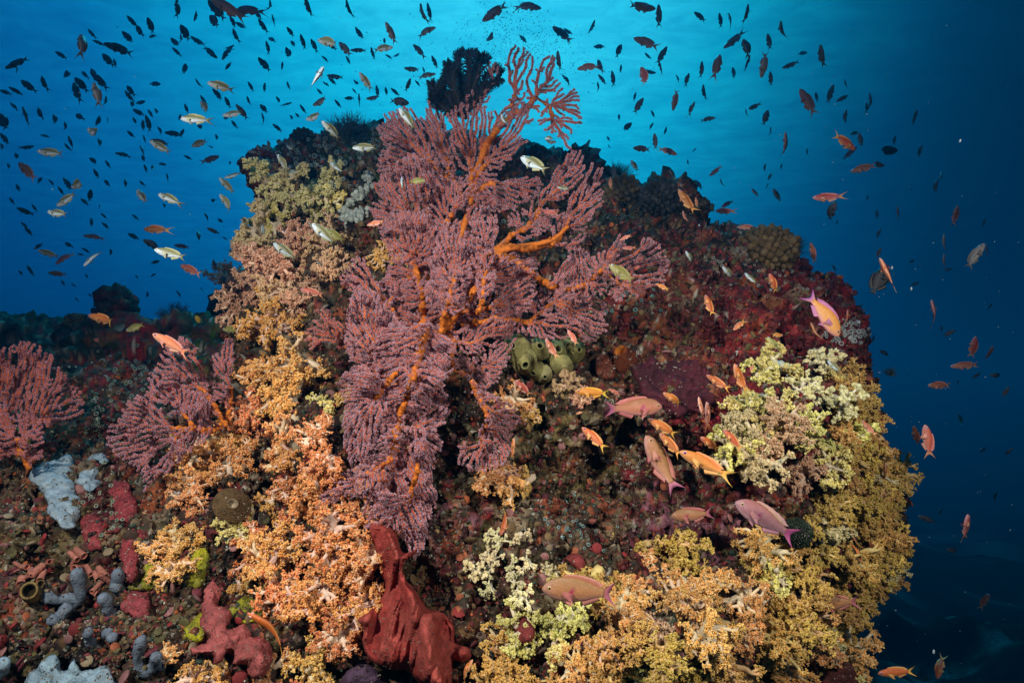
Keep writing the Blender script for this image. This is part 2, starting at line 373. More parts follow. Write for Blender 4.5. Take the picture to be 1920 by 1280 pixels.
def rock_colour(V, uv, seed, zones=ZONES):
    n1 = fbm(V, 9, 4, seed)[:, None]; n2 = fbm(V, 26, 4, seed + 11)[:, None]; n3 = fbm(V, 70, 3, seed + 23)[:, None]
    A = np.array
    c = A(DBROWN) + (A(TAN) - A(DBROWN)) * smooth01(n2 + 0.3 * n1, 0.0, 0.55)
    c = c + (A(BLACK) - c) * smooth01(n1 - n3 * .4, 0.08, 0.4)
    for k, (x, y, r, ca, cb) in enumerate(zones):
        dd = np.hypot(uv[:, 0] - x, uv[:, 1] - y)[:, None] / r
        w = smooth01(1.15 - dd + 0.55 * n1 + 0.3 * n2, 0.0, 0.35)
        cc = A(cb) + (A(ca) - A(cb)) * smooth01(n2 * .8 + n3 * .5 + 0.12, -0.1, 0.25)
        c = c + (cc - c) * w * 0.92
    wp = V + .02 * np.stack([fbm(V, 24, 3, seed + 71), fbm(V, 24, 3, seed + 72), fbm(V, 24, 3, seed + 73)], 1)
    for sc, share, amt in ((13, .30, .75), (27, .34, .8), (55, .25, .8)):                     # patchwork of crusts
        idn, dist = cells(wp, sc, seed + int(sc)); pal = A([(.24, .02, .025), (.30, .065, .03), (.18, .10, .04), (.05, .06, .04), (.26, .20, .12), (.34, .09, .03), (.09, .04, .03), (.34, .28, .18), (.012, .01, .01), (.12, .11, .04)])
        on = (idn < share)[:, None] * (smooth01(.62 - dist, 0, .12)[:, None]) * (0.6 + .4 * smooth01(n2 + n3, -.3, .2)); k = (idn / share * 9.99).astype(int) % 10; c = c + (pal[k] - c) * on * amt
    c = c * (1 + 0.6 * n3)
    pk = smooth01(fbm(V, 38, 3, seed + 51)[:, None], 0.3, 0.42); c = c + (A(MAUVE) * .8 - c) * pk * 0.25
    wh = rng.random(len(V)) < 0.012 + 0.03 * (fbm(V, 14, 2, seed + 61) > 0.25); c[wh] = np.array((0.42, 0.40, 0.33)) * rng.uniform(.5, 1.3, (wh.sum(), 1))
    return np.clip(c * 0.88, 0.003, 0.9)

def rough_rock(poly, depth, thick, reach, step, seed, amps, name, mat, bump=None, zones=ZONES, jag=6, cscale=1.0):
    P = closed_spline(poly, 8)
    j = np.stack([fbm(np.c_[P / 45.0, np.full(len(P), seed)], 1, 4, seed), fbm(np.c_[P / 45.0, np.full(len(P), seed + 9)], 1, 4, seed + 3)], 1)
    V, Q, uv, front, sd = inflate(P + j * jag, depth, thick, reach, step, bump=bump)
    for (sc, a, kind) in amps:
        Nn = normals_of(V, Q)
        h = fbm(V, sc, 3, seed + int(sc)) if kind == 'f' else (0.5 - worley(V, sc, seed + int(sc))) if kind == 'w' else (1 - 2 * np.abs(fbm(V, sc, 3, seed + int(sc))) - .6) if kind == 'r' else -smooth01(.34 - worley(V, sc, seed + int(sc)), 0, .2)
        V = V + Nn * (a * h)[:, None]
    me = make_mesh(name, V, Q, None, rock_colour(V * cscale, uv, seed, zones)); o = link(name, me, mat)
    return o, V, Q

main_poly = [(452, 300), (520, 282), (600, 262), (700, 240), (800, 236), (900, 250), (1000, 262), (1100, 292), (1150, 325), (1210, 352), (1262, 352), (1320, 425), (1400, 445), (1490, 475), (1530, 525),
             (1580, 585), (1640, 665), (1645, 760), (1655, 860), (1655, 980), (1630, 1090), (1530, 1190), (1460, 1300), (1450, 1500), (1300, 1750), (400, 1750), (250, 1500), (330, 1150), (400, 900), (425, 740), (445, 560), (478, 400), (458, 345)]
def main_depth(px, py):
    return 1.82 + 0.62 * smooth01(py, 900, 150) + 0.10 * smooth01(px, 1200, 1700) - 0.16 * smooth01(py, 900, 1300)
def main_bump(px, py):
    b = 0.10 * np.exp(-(((px - 560) / 150) ** 2 + ((py - 480) / 170) ** 2)) + 0.14 * np.exp(-(((px - 1480) / 180) ** 2 + ((py - 800) / 170) ** 2))
    b += 0.16 * np.exp(-(((px - 1330) / 380) ** 2 + ((py - 1180) / 130) ** 2)) + 0.14 * np.exp(-(((px - 560) / 150) ** 2 + ((py - 950) / 230) ** 2))
    b -= 0.12 * np.exp(-(((px - 1230) / 150) ** 2 + ((py - 880) / 80) ** 2)) + 0.05 * np.exp(-(((px - 1000) / 130) ** 2 + ((py - 900) / 120) ** 2))
    return b
rocks = []
o_main, V, Q = rough_rock(main_poly, main_depth, 0.52, 330, 4.0, 3, [(3.0, 0.11, 'f'), (7.5, 0.07, 'w'), (9, 0.06, 'p'), (16, 0.036, 'r'), (24, 0.028, 'p'), (38, 0.018, 'w'), (80, 0.008, 'f')], "reef_rock", M_ROCK, main_bump)
tag(o_main, kind='structure'); rocks.append((V, Q))
left_poly = [(-260, 820), (-120, 770), (0, 790), (90, 815), (170, 835), (260, 815), (340, 790), (420, 745), (500, 700), (640, 760), (800, 1000), (860, 1300), (800, 1750), (-260, 1750)]
def left_depth(px, py): return 1.60 - 0.26 * smooth01(py, 800, 1300) + 0.12 * smooth01(px, 350, 650)
o_left, V, Q = rough_rock(left_poly, left_depth, 0.30, 260, 4.0, 5, [(4.0, 0.08, 'f'), (9, 0.055, 'w'), (12, .045, 'p'), (20, 0.028, 'r'), (30, .022, 'p'), (46, 0.014, 'w'), (90, 0.006, 'f')], "reef_rock", M_ROCK)
tag(o_left, kind='structure'); rocks.append((V, Q))
RZ = [(250, 600, 120, DMAROON, BLACK), (350, 620, 130, DMAROON, TEAL), (120, 700, 160, TEAL, (0.03, 0.05, 0.03)), (300, 720, 120, MAROON, TEAL), (80, 620, 100, TEAL, BLACK), (420, 660, 90, GREEN, DBROWN)]
ridge_poly = [(-420, 560), (-200, 575), (-60, 580), (30, 588), (110, 600), (172, 600), (192, 575), (200, 548), (222, 540), (245, 556), (256, 590), (300, 604), (350, 592), (420, 600), (560, 590), (700, 620), (700, 1150), (-420, 1150)]
o_r, V, Q = rough_rock(ridge_poly, lambda x, y: 2.75 - 0.85 * smooth01(y, 590, 900), 0.40, 110, 5.0, 8, [(2.2, 0.10, 'f'), (5, 0.07, 'w'), (11, 0.045, 'r'), (24, 0.02, 'w')], "reef_ridge", M_FAR, zones=RZ)
tag(o_r, kind='structure'); rocks.append((V, Q))
hill_poly = [(330, 625), (372, 590), (410, 545), (470, 505), (560, 480), (640, 520), (700, 640), (640, 760), (330, 760)]
o_h, V, Q = rough_rock(hill_poly, lambda x, y: 3.9 + 0 * x, 0.45, 120, 6.0, 12, [(1.6, 0.12, 'f'), (4, 0.08, 'w'), (9, 0.05, 'r')], "reef_hill", M_FAR, zones=RZ)
tag(o_h, kind='structure'); rocks.append((V, Q))
bV = np.concatenate([v for v, q in rocks]); off = np.cumsum([0] + [len(v) for v, q in rocks]); bQ = np.concatenate([q + off[i] for i, (v, q) in enumerate(rocks)])
BVH = BVHTree.FromPolygons([tuple(v) for v in bV.tolist()], bQ.tolist())
def hit(px, py):
    """depth, point, normal of the rock seen at a photograph position (None where there is only water)"""
    d = at(px, py, 1.0); L = float(np.linalg.norm(d)); h = BVH.ray_cast(Vector((0, 0, 0)), Vector(d / L))
    if h[0] is None: return None
    p = np.array(h[0]); n = np.array(h[1]); n = n if n @ p < 0 else -n
    return float(p @ FV), p, n
def rock_depth(px, py, default=1.6):
    out = np.empty(len(px))
    for i in range(len(px)):
        h = hit(px[i], py[i]); out[i] = h[0] if h else np.nan
    bad = np.isnan(out); out[bad] = np.nanmean(out) if (~bad).any() else default
    return out

# seabed: one sheet falling away from the reef to beyond sight
gx = np.concatenate([np.linspace(-90, -14, 40)[:-1], np.linspace(-14, 16, 230), np.linspace(16, 90, 40)[1:]]); gy = np.concatenate([np.linspace(-8, 14, 190), np.linspace(14, 120, 60)[1:]])
X, Y = np.meshgrid(gx, gy); G = np.stack([X.ravel(), Y.ravel(), np.zeros(X.size)], 1)
z = -2.5 - 0.13 * G[:, 1] + 0.12 * np.minimum(G[:, 0], 0) * 0 + 0.9 * fbm(G, 0.22, 4, 41) + 0.55 * fbm(G, 0.9, 4, 43) + 0.22 * (0.5 - worley(G, 1.6, 45))
z = np.maximum(z, -20 + 0.8 * fbm(G, 0.3, 3, 4)); G[:, 2] = z
W = len(gx); H = len(gy); I = np.arange(W * H).reshape(H, W); Qs = np.stack([I[:-1, :-1], I[:-1, 1:], I[1:, 1:], I[1:, :-1]], -1).reshape(-1, 4)
nn = fbm(G, 1.3, 4, 77)[:, None]; cs = np.array((0.002, 0.002, 0.002)) + (np.array((0.085, 0.085, 0.075)) - np.array((0.002, 0.002, 0.002))) * smooth01(nn, 0.18, 0.42)
o_s = link("seabed", make_mesh("seabed", G, Qs, None, cs), M_FAR); tag(o_s, kind='structure')

# water surface seen from below: a rippled sheet, the ripples' light and dark painted into its transparent colour by noise
def surface_mat():
    m = bpy.data.materials.new("water_surface"); m.use_nodes = True; nt = m.node_tree; N = nt.nodes; L = nt.links; N.clear()
    out = N.new('ShaderNodeOutputMaterial'); tr = N.new('ShaderNodeBsdfTransparent'); L.new(tr.outputs[0], out.inputs[0])
    tc = N.new('ShaderNodeTexCoord'); mp = N.new('ShaderNodeMapping'); mp.inputs['Rotation'].default_value = (0, 0, math.radians(24)); mp.inputs['Scale'].default_value = (0.55, 1.0, 1)
    L.new(tc.outputs['Object'], mp.inputs[0])
    n1 = N.new('ShaderNodeTexNoise'); n1.inputs['Scale'].default_value = 1.9; n1.inputs['Detail'].default_value = 6; n1.inputs['Roughness'].default_value = 0.62; n1.inputs['Distortion'].default_value = 0.5
    L.new(mp.outputs[0], n1.inputs['Vector'])
    cr = N.new('ShaderNodeValToRGB'); cr.color_ramp.elements[0].position = 0.36; cr.color_ramp.elements[0].color = (0.56, 0.77, 0.84, 1)
    cr.color_ramp.elements[1].position = 0.62; cr.color_ramp.elements[1].color = (1, 1, 1, 1)
    L.new(n1.outputs[0], cr.inputs[0]); L.new(cr.outputs[0], tr.inputs['Color'])
    return m
gx = np.linspace(-110, 110, 150); gy = np.linspace(-15, 140, 150); X, Y = np.meshgrid(gx, gy); G = np.stack([X.ravel(), Y.ravel(), np.zeros(X.size)], 1)
G[:, 2] = 6.0 + 0.16 * fbm(G, 0.35, 3, 91); I = np.arange(150 * 150).reshape(150, 150); Qs = np.stack([I[:-1, :-1], I[:-1, 1:], I[1:, 1:], I[1:, :-1]], -1).reshape(-1, 4)
o_w = link("water_surface", make_mesh("water_surface", G, Qs), surface_mat()); tag(o_w, kind='structure')
# ------------------------------------------------------------------ sea fans
def grow(poly, stems, spacing=8.5, kill=5.2, step=3.2, infl=46.0, seed=0, maxit=320, flow_w=0.7, keep_w=1.5, cut=.62):
    """a branching skeleton that fills poly (photograph pixels) starting from its stems; branchlets sweep along with the stem they left.
    Returns nodes, parent index, stem flag"""
    r = np.random.default_rng(seed); poly = closed_spline(poly, 4)
    poly = poly + 8.0 * np.stack([fbm(np.c_[poly / 22.0, np.full(len(poly), seed)], 1, 2, 5), fbm(np.c_[poly / 22.0, np.full(len(poly), seed)], 1, 2, 6)], 1)
    lo, hi = poly.min(0), poly.max(0)
    n = int((hi[0] - lo[0]) * (hi[1] - lo[1]) / (spacing * spacing) * 9); A = r.uniform(lo, hi, (n, 2)); A = A[inside(poly, A)]; A = A[fbm(np.c_[A / 24.0, np.full(len(A), seed * 1.7)], 1, 2, 71) > -.30]
    P = []; par = []; stem = []; D = []
    for si, s in enumerate(stems):
        L = sum(math.dist(s[i], s[i + 1]) for i in range(len(s) - 1)); k = max(3, int(L / step)); S = spline(s, k)
        S = S + 3.0 * np.stack([fbm(np.c_[S / 16.0, np.full(k, seed + si)], 1, 2, 1), fbm(np.c_[S / 16.0, np.full(k, seed + si)], 1, 2, 2)], 1) * np.sin(np.linspace(0, math.pi, k))[:, None]
        k = max(3, int(k * (cut if si == 0 else cut * .9))); S = S[:k]
        first = -1
        if si and P:
            first = int(np.argmin(np.linalg.norm(np.array(P) - S[0], axis=1)))
            if math.dist(P[first], S[0]) > 45: first = -1
        T = np.gradient(S, axis=0); T /= np.linalg.norm(T, axis=1, keepdims=True) + 1e-9
        for i, q in enumerate(S): P.append(q); par.append(len(P) - 2 if i else first); stem.append(True); D.append(T[i])
    P = np.array(P); D = np.array(D); F = D.copy(); kids = np.ones(len(P), int); ok = np.array([(i % 6 == 0) for i in range(len(P))])
    near = np.full(len(A), -1); nd = np.full(len(A), 1e9)
    def upd(i0):
        nonlocal near, nd
        for a in range(0, len(A), 4000):
            d = np.linalg.norm(A[a:a + 4000, None] - P[None, i0:], axis=2); d[:, ~ok[i0:]] = 1e8; j = d.argmin(1); m = d[np.arange(len(j)), j]
            b = m < nd[a:a + 4000]; near[a:a + 4000][b] = j[b] + i0; nd[a:a + 4000][b] = m[b]
    upd(0)
    for it in range(maxit):
        keep = nd > kill; A, near, nd = A[keep], near[keep], nd[keep]
        if not len(A): break
        act = (nd < infl) & (kids[near] < 3)
        if not act.any(): break
        u = (A[act] - P[near[act]]); u /= np.linalg.norm(u, axis=1, keepdims=True)
        S = np.zeros_like(P); np.add.at(S, near[act], u); idx = np.unique(near[act])
        v = S[idx]; v = v / (np.linalg.norm(v, axis=1, keepdims=True) + 1e-6); isst = np.array(stem)[idx][:, None]
        v = v * np.where(isst, 0.8, 1.0) + F[idx] * np.where(isst, 2.2, flow_w) + D[idx] * np.where(isst, 0.0, keep_w) + r.normal(0, .16, v.shape)
        sb = (kids[idx] >= 1) & ~isst[:, 0]
        v /= np.linalg.norm(v, axis=1, keepdims=True) + 1e-9
        au = S[idx] / (np.linalg.norm(S[idx], axis=1, keepdims=True) + 1e-6); weak = ((v * au).sum(1) < np.where(isst[:, 0], 0.1, 0.4)) | (kids[idx] >= 2)
        weak &= ~sb; v[sb] = D[idx][sb] * .9 + au[sb] * .8 + F[idx][sb] * .3
        v[weak] = au[weak] + 0.15 * F[idx][weak] + r.normal(0, .1, (weak.sum(), 2)); v /= np.linalg.norm(v, axis=1, keepdims=True) + 1e-9
        q = P[idx] + v * step; i0 = len(P); kids[idx] += 1
        P = np.concatenate([P, q]); par += idx.tolist(); stem += [False] * len(idx); D = np.concatenate([D, v]); ok = np.concatenate([ok, np.ones(len(idx), bool)]); F = np.concatenate([F, F[idx] * .985 + v * .015]); kids = np.concatenate([kids, np.zeros(len(idx), int)])
        upd(i0)
        if len(P) > 16000: break
    par = np.array(par); stem = np.array(stem)
    for _ in range(2):                                   # soften the kinks
        acc = P.copy(); cnt = np.ones(len(P)); m = par >= 0; ch = np.nonzero(m)[0]
        np.add.at(acc, par[ch], P[ch]); np.add.at(cnt, par[ch], 1); acc[ch] += P[par[ch]]; cnt[ch] += 1
        Q = acc / cnt[:, None]; P = np.where(stem[:, None], P, Q)
    wv = np.c_[P / 30.0, np.full(len(P), seed * 3.1)]; w2 = np.c_[P / 11.0, np.full(len(P), seed * 1.3)]        # everything waves in the current
    P = P + np.where(stem, .6, 1.0)[:, None] * (7.5 * np.stack([fbm(wv, 1, 2, 31), fbm(wv, 1, 2, 32)], 1) + 1.4 * np.stack([fbm(w2, 1, 2, 33), fbm(w2, 1, 2, 34)], 1))
    has = np.zeros(len(P), bool); has[par[par >= 0]] = True   # drop the one-step stubs
    lone = ~has & ~stem & (par >= 0); lone &= stem[np.maximum(par, 0)]
    kp = ~lone; mp = np.cumsum(kp) - 1; par2 = np.where(par >= 0, mp[np.maximum(par, 0)], -1)[kp]
    return P[kp], par2, stem[kp]

STEMC, TWIGC, POLC = np.array((0.58, 0.16, 0.02)), np.array((0.44, 0.085, 0.03)), np.array((0.52, 0.36, 0.44))

def frond(parent, poly, stems, depth, seed, stem_r=5.6, tip_r=1.28, spacing=8.5, tilt=(0, 0), wave=0.075, polyp=0.82, side=.8, polc=POLC, dens=1.7, name="frond", kill=None):
    """one fan blade: a branches mesh with its polyps as a child. tilt = metres of depth per 100 px in x and y"""
    q = closed_spline(poly, 2); rd = [h[0] for h in (hit(x, y) for x, y in np.concatenate([q, q * .5 + q.mean(0) * .5])) if h]
    if rd: depth = min(depth, float(np.percentile(rd, 15)) - .07 + .03 * (seed > 40))    # clear of the rock behind
    stem_r = stem_r * .72; poly = [tuple(q) for q in poly]; stems = [s if i == 0 and len(s) < 3 else s for i, s in enumerate(stems)]
    P, par, stem = grow(poly, stems, spacing=spacing, kill=kill or spacing * .36, seed=seed)
    n = len(P); r = np.random.default_rng(seed + 500)
    leafs = np.zeros(n); has = np.zeros(n, bool); has[par[par >= 0]] = True; leafs[~has] = 1
    order = np.arange(n)[::-1]
    for i in order:
        if par[i] >= 0: leafs[par[i]] += leafs[i]
    rad = tip_r * np.maximum(leafs, 1) ** 0.24; rad = np.where(stem, np.maximum(rad, 0), np.minimum(rad, stem_r * .55)); tot = leafs.max()
    rad = np.where(stem, np.maximum(rad, stem_r * (np.maximum(leafs, 1) / tot) ** 0.33), rad)
    c = P.mean(0); P3 = np.c_[P, np.zeros(n)]
    d = depth + tilt[0] * (P[:, 0] - c[0]) / 100 + tilt[1] * (P[:, 1] - c[1]) / 100 + wave * fbm(P3 / 70.0, 1, 2, seed) + 0.022 * fbm(P3 / 16.0, 1, 2, seed + 5)
    d = np.where(stem, d + 0.006, d)
    W = at(P[:, 0], P[:, 1], d); rm = rad * d / FPX
    T = np.zeros_like(W); m = par >= 0; T[m] = W[m] - W[par[m]]
    f = np.nonzero(~m)[0]
    for i in f:
        k = np.nonzero(par == i)[0]; T[i] = W[k[0]] - W[i] if len(k) else (0, 0, 1)
    T /= np.linalg.norm(T, axis=1, keepdims=True) + 1e-12
    view = -W / np.linalg.norm(W, axis=1, keepdims=True); S = np.cross(T, view); S /= np.linalg.norm(S, axis=1, keepdims=True) + 1e-12; B = np.cross(S, T)
    k = 6; a = np.arange(k) * 2 * math.pi / k
    thick = rad / stem_r; rmv = rm * (1 + np.where(stem, .18, .1) * r.normal(0, 1, n))
    V = W[:, None] + rmv[:, None, None] * (np.cos(a)[None, :, None] * S[:, None] + np.sin(a)[None, :, None] * B[:, None])
    ch = np.nonzero(m)[0]; j = np.arange(k); j2 = (j + 1) % k
    Q = np.stack([par[ch][:, None] * k + j, par[ch][:, None] * k + j2, ch[:, None] * k + j2, ch[:, None] * k + j], -1).reshape(-1, 4)
    w = smooth01(rad, tip_r * 1.6, stem_r * .7)[:, None]; colr = TWIGC + (STEMC - TWIGC) * w; colr = colr * r.uniform(.75, 1.15, (n, 1))
    mb = MB(); mb.add(V.reshape(-1, 3), quads=Q, col=np.repeat(colr, k, axis=0))
    tips = np.nonzero(~has)[0]; blobs(mb, W[tips], rm[tips] * 1.15, ICO0, colr[tips])
    st = np.nonzero(stem)[0]                                  # knobs on the bare stems
    if len(st): blobs(mb, W[st] + r.normal(0, .35, (len(st), 3)) * rm[st][:, None], rm[st] * r.uniform(.7, 1.05, len(st)), ICO1, STEMC * r.uniform(.8, 1.1, (len(st), 1)))
    o = link(name, mb.mesh("frond"), M_FANSTEM, parent)
    # polyps: rows down both edges of every branchlet
    pm = MB(); seg = ch[(rad[ch] < stem_r * .62)]; L2 = np.linalg.norm(P[seg] - P[par[seg]], axis=1)
    C = []; D = []; Rr = []; CC = []
    for sgn, edge in ((1, 1.0), (-1, 1.0), (1, .45), (-1, .45)):
        cnt = np.maximum(1, np.round(L2 / (dens if edge == 1 else dens * 2.4))).astype(int); idx = np.repeat(seg, cnt)
        t = r.random(len(idx))[:, None]; base = W[idx] * t + W[par[idx]] * (1 - t); rr = (rm[idx] * t[:, 0] + rm[par[idx]] * (1 - t[:, 0]))[:, None]
        ang = r.normal(0, .35, (len(idx), 1)); out = S[idx] * sgn * edge + B[idx] * (math.sqrt(1 - edge * edge) * 0.9 + ang)
        out /= np.linalg.norm(out, axis=1, keepdims=True)
        C.append(base + out * (rr + side * d[idx][:, None] / FPX * r.uniform(.2, 1.2, (len(idx), 1)))); D.append(out); Rr.append(polyp * d[idx] / FPX * r.uniform(.7, 1.2, len(idx)))
        CC.append(polc * r.uniform(.72, 1.2, (len(idx), 1)))
    blobs(pm, np.concatenate(C), np.concatenate(Rr), OCT, np.concatenate(CC), np.concatenate(D), 1.35)
    link("polyps", pm.mesh("polyps", smooth=False), M_FANPOLYP, o)
    return o

def sea_fan(label, base, fronds, group=None, **kw):
    root = empty("sea_fan", tuple(at(*base))); tag(root, label, "sea fan", group)
    for i, (poly, stems, depth, opt) in enumerate(fronds):
        o = frond(root, poly, stems, depth, **{**kw, **opt}); 
    inv = Matrix.Translation(-Vector(root.location))
    for o in root.children: o.matrix_parent_inverse = inv
    return root

BIG = [
 ([(720, 410), (800, 400), (900, 520), (870, 600), (800, 690), (740, 640), (700, 560), (730, 490)], [[(795, 640), (790, 560), (775, 480), (772, 440)], [(790, 560), (850, 500)]], 1.36, dict(seed=1, stem_r=12, tilt=(0, 0))),
 ([(952, 95), (990, 92), (1005, 125), (1025, 100), (1040, 115), (1052, 150), (1088, 180), (1093, 230), (1070, 250), (1078, 285), (1040, 255), (1010, 240), (1000, 212), (970, 225), (945, 242), (950, 190), (957, 150)],
  [[(882, 345), (905, 290), (928, 250), (955, 222), (985, 206), (1030, 203), (1062, 214)], [(955, 222), (965, 170), (968, 130)], [(985, 206), (1015, 165), (1030, 140)], [(1030, 203), (1040, 235), (1060, 262)]], 1.62, dict(seed=2, stem_r=7.5, spacing=10.5, tip_r=1.6, tilt=(0, -.02))),
 ([(872, 195), (905, 135), (935, 122), (930, 165), (900, 205), (880, 225)], [[(886, 320), (884, 250), (892, 195)]], 1.64, dict(seed=3, stem_r=5, spacing=9)),
 ([(838, 230), (860, 200), (900, 195), (930, 205), (960, 180), (985, 192), (1000, 235), (990, 262), (968, 292), (940, 322), (925, 352), (900, 380), (875, 345), (855, 300)], [[(886, 380), (884, 320), (890, 262)], [(886, 350), (915, 300), (945, 255)]], 1.58, dict(seed=4, stem_r=8)),
 ([(705, 238), (725, 214), (762, 203), (790, 225), (810, 180), (826, 192), (836, 232), (852, 300), (850, 345), (818, 362), (800, 332), (760, 325), (712, 330), (708, 300), (724, 282)], [[(868, 372), (845, 320), (832, 275), (818, 225)], [(845, 335), (800, 300), (770, 265)]], 1.60, dict(seed=5, stem_r=7)),
 ([(700, 342), (722, 330), (762, 290), (800, 300), (822, 342), (817, 420), (790, 445), (740, 442), (706, 420), (692, 385), (706, 365)], [[(800, 520), (808, 450), (800, 390), (780, 345)], [(805, 440), (770, 405), (735, 385)]], 1.50, dict(seed=6, stem_r=9)),
 ([(800, 312), (850, 332), (885, 335), (908, 400), (918, 455), (905, 520), (870, 560), (835, 540), (800, 500), (788, 430), (808, 380)], [[(800, 590), (815, 520), (832, 440), (862, 362), (885, 320)], [(832, 440), (868, 420), (895, 400)]], 1.44, dict(seed=7, stem_r=11)),
 ([(902, 392), (912, 352), (940, 336), (975, 330), (1002, 328), (1018, 350), (1004, 376), (965, 392), (932, 408)], [[(880, 372), (905, 350), (940, 342), (982, 348)]], 1.52, dict(seed=8, stem_r=6.5)),
 ([(1036, 330), (1072, 280), (1096, 285), (1086, 335), (1062, 372), (1034, 420), (1004, 456), (968, 446), (950, 410), (985, 385), (1018, 362)], [[(915, 480), (950, 455), (985, 425), (1022, 380), (1058, 325), (1075, 290)]], 1.44, dict(seed=9, stem_r=7.5)),
 ([(1108, 300), (1134, 318), (1136, 360), (1118, 410), (1092, 452), (1060, 472), (1036, 452), (1030, 425), (1058, 385), (1088, 352)], [[(928, 466), (985, 466), (1030, 456), (1062, 425), (1092, 370), (1112, 330)], [(1030, 456), (1065, 452), (1095, 425)]], 1.40, dict(seed=10, stem_r=8.5, tilt=(.01, 0))),
 ([(1058, 482), (1082, 462), (1112, 480), (1134, 468), (1166, 428), (1178, 445), (1162, 492), (1192, 484), (1208, 448), (1242, 462), (1252, 500), (1240, 545), (1202, 560), (1150, 562), (1120, 552), (1070, 565), (1038, 525)],
  [[(928, 476), (970, 492), (1008, 520), (1052, 540), (1100, 534), (1150, 528), (1192, 528), (1228, 490)], [(1100, 534), (1135, 500), (1160, 455)], [(1150, 528), (1200, 548)]], 1.36, dict(seed=11, stem_r=7.5, tilt=(.015, 0))),
 ([(998, 545), (1040, 512), (1092, 540), (1132, 568), (1147, 590), (1137, 620), (1112, 642), (1082, 622), (1040, 642), (1000, 632), (960, 622), (928, 602), (942, 562)], [[(870, 610), (935, 602), (990, 604), (1042, 602), (1105, 608)], [(990, 604), (1040, 570), (1090, 560)]], 1.36, dict(seed=12, stem_r=7.5)),
 ([(900, 462), (945, 482), (1000, 482), (1012, 522), (990, 572), (950, 602), (900, 622), (860, 602), (838, 572), (850, 522)], [[(832, 622), (862, 586), (892, 545), (925, 505), (975, 500)], [(862, 586), (920, 575), (965, 555)]], 1.31, dict(seed=13, stem_r=8, tilt=(0, 0))),
 ([(888, 382), (916, 388), (928, 440), (926, 540), (906, 562), (888, 520), (880, 450)], [[(898, 590), (908, 540), (910, 470), (900, 400)]], 1.22, dict(seed=14, stem_r=4.5, polyp=0.92)),
 ([(846, 622), (898, 602), (962, 588), (968, 622), (952, 682), (930, 722), (895, 724), (868, 702), (848, 662)], [[(832, 612), (850, 640), (846, 682), (862, 706), (888, 714)], [(850, 640), (900, 640), (945, 615)], [(862, 700), (910, 690), (940, 665)]], 1.30, dict(seed=15, stem_r=7.5)),
 ([(648, 502), (680, 478), (700, 520), (720, 542), (756, 518), (762, 560), (745, 602), (700, 582), (668, 560), (643, 530)], [[(785, 640), (745, 604), (722, 570), (700, 532), (690, 505)], [(722, 570), (748, 545)]], 1.34, dict(seed=16, stem_r=7)),
 ([(576, 612), (598, 570), (622, 578), (652, 620), (664, 640), (645, 656), (610, 648), (580, 657)], [[(705, 700), (665, 655), (625, 615)], [(665, 655), (610, 640)]], 1.30, dict(seed=17, stem_r=5.5, polc=np.array((.50, .28, .29)))),
 ([(655, 562), (690, 540), (722, 572), (762, 620), (742, 682), (722, 762), (702, 862), (680, 884), (642, 884), (636, 850), (655, 762), (660, 692), (648, 640)], [[(752, 740), (712, 690), (694, 630), (690, 570)], [(735, 720), (690, 780), (668, 850)]], 1.27, dict(seed=18, stem_r=6.5, polyp=0.92)),
 ([(700, 642), (762, 602), (832, 622), (852, 662), (832, 722), (842, 762), (822, 802), (832, 842), (802, 862), (817, 922), (806, 992), (780, 1050), (768, 1012), (740, 982), (688, 992), (700, 942), (660, 932), (600, 942), (630, 902), (680, 872), (712, 802)],
  [[(800, 620), (778, 700), (748, 790), (742, 840), (748, 900), (772, 980)], [(778, 700), (815, 680)], [(742, 840), (700, 890), (650, 918)], [(745, 800), (790, 800), (812, 770)]], 1.24, dict(seed=19, stem_r=9, polyp=0.92, tilt=(0, 0))),
 ([(760, 640), (800, 660), (812, 740), (800, 800), (812, 860), (790, 940), (770, 900), (768, 800), (752, 720)], [[(790, 640), (785, 720), (790, 800), (785, 880)]], 1.18, dict(seed=20, stem_r=4.5, polyp=0.92)),
 ([(830, 420), (880, 440), (890, 520), (880, 570), (830, 590), (800, 560), (810, 490)], [[(825, 625), (842, 560), (855, 490), (850, 440)]], 1.27, dict(seed=25, stem_r=6, polyp=0.92)),
 ([(596, 950), (622, 905), (678, 872), (712, 890), (668, 935), (625, 945)], [[(735, 860), (670, 900), (620, 930)]], 1.15, dict(seed=26, stem_r=4, polyp=0.92)),
 ([(700, 925), (760, 925), (802, 955), (796, 1010), (778, 1052), (754, 1012), (705, 1004), (686, 980)], [[(785, 870), (766, 940), (757, 985)]], 1.15, dict(seed=27, stem_r=4.5, polyp=0.92)),
 ([(640, 700), (690, 690), (720, 740), (715, 800), (690, 850), (655, 860), (642, 800)], [[(740, 700), (700, 750), (680, 800)]], 1.17, dict(seed=28, stem_r=4.5, polyp=0.92)),
]
for b in list(BIG):                                   # a second layer behind the crowded middle
    if b[3]["seed"] in (1, 6, 13, 18, 19, 25, 5): BIG.append((b[0], b[1], b[2] + .055, {**b[3], "seed": b[3]["seed"] + 40}))
sea_fan("huge pinkish mauve sea fan with orange stems spreading over the middle of the reef", (800, 640, 1.5), BIG)
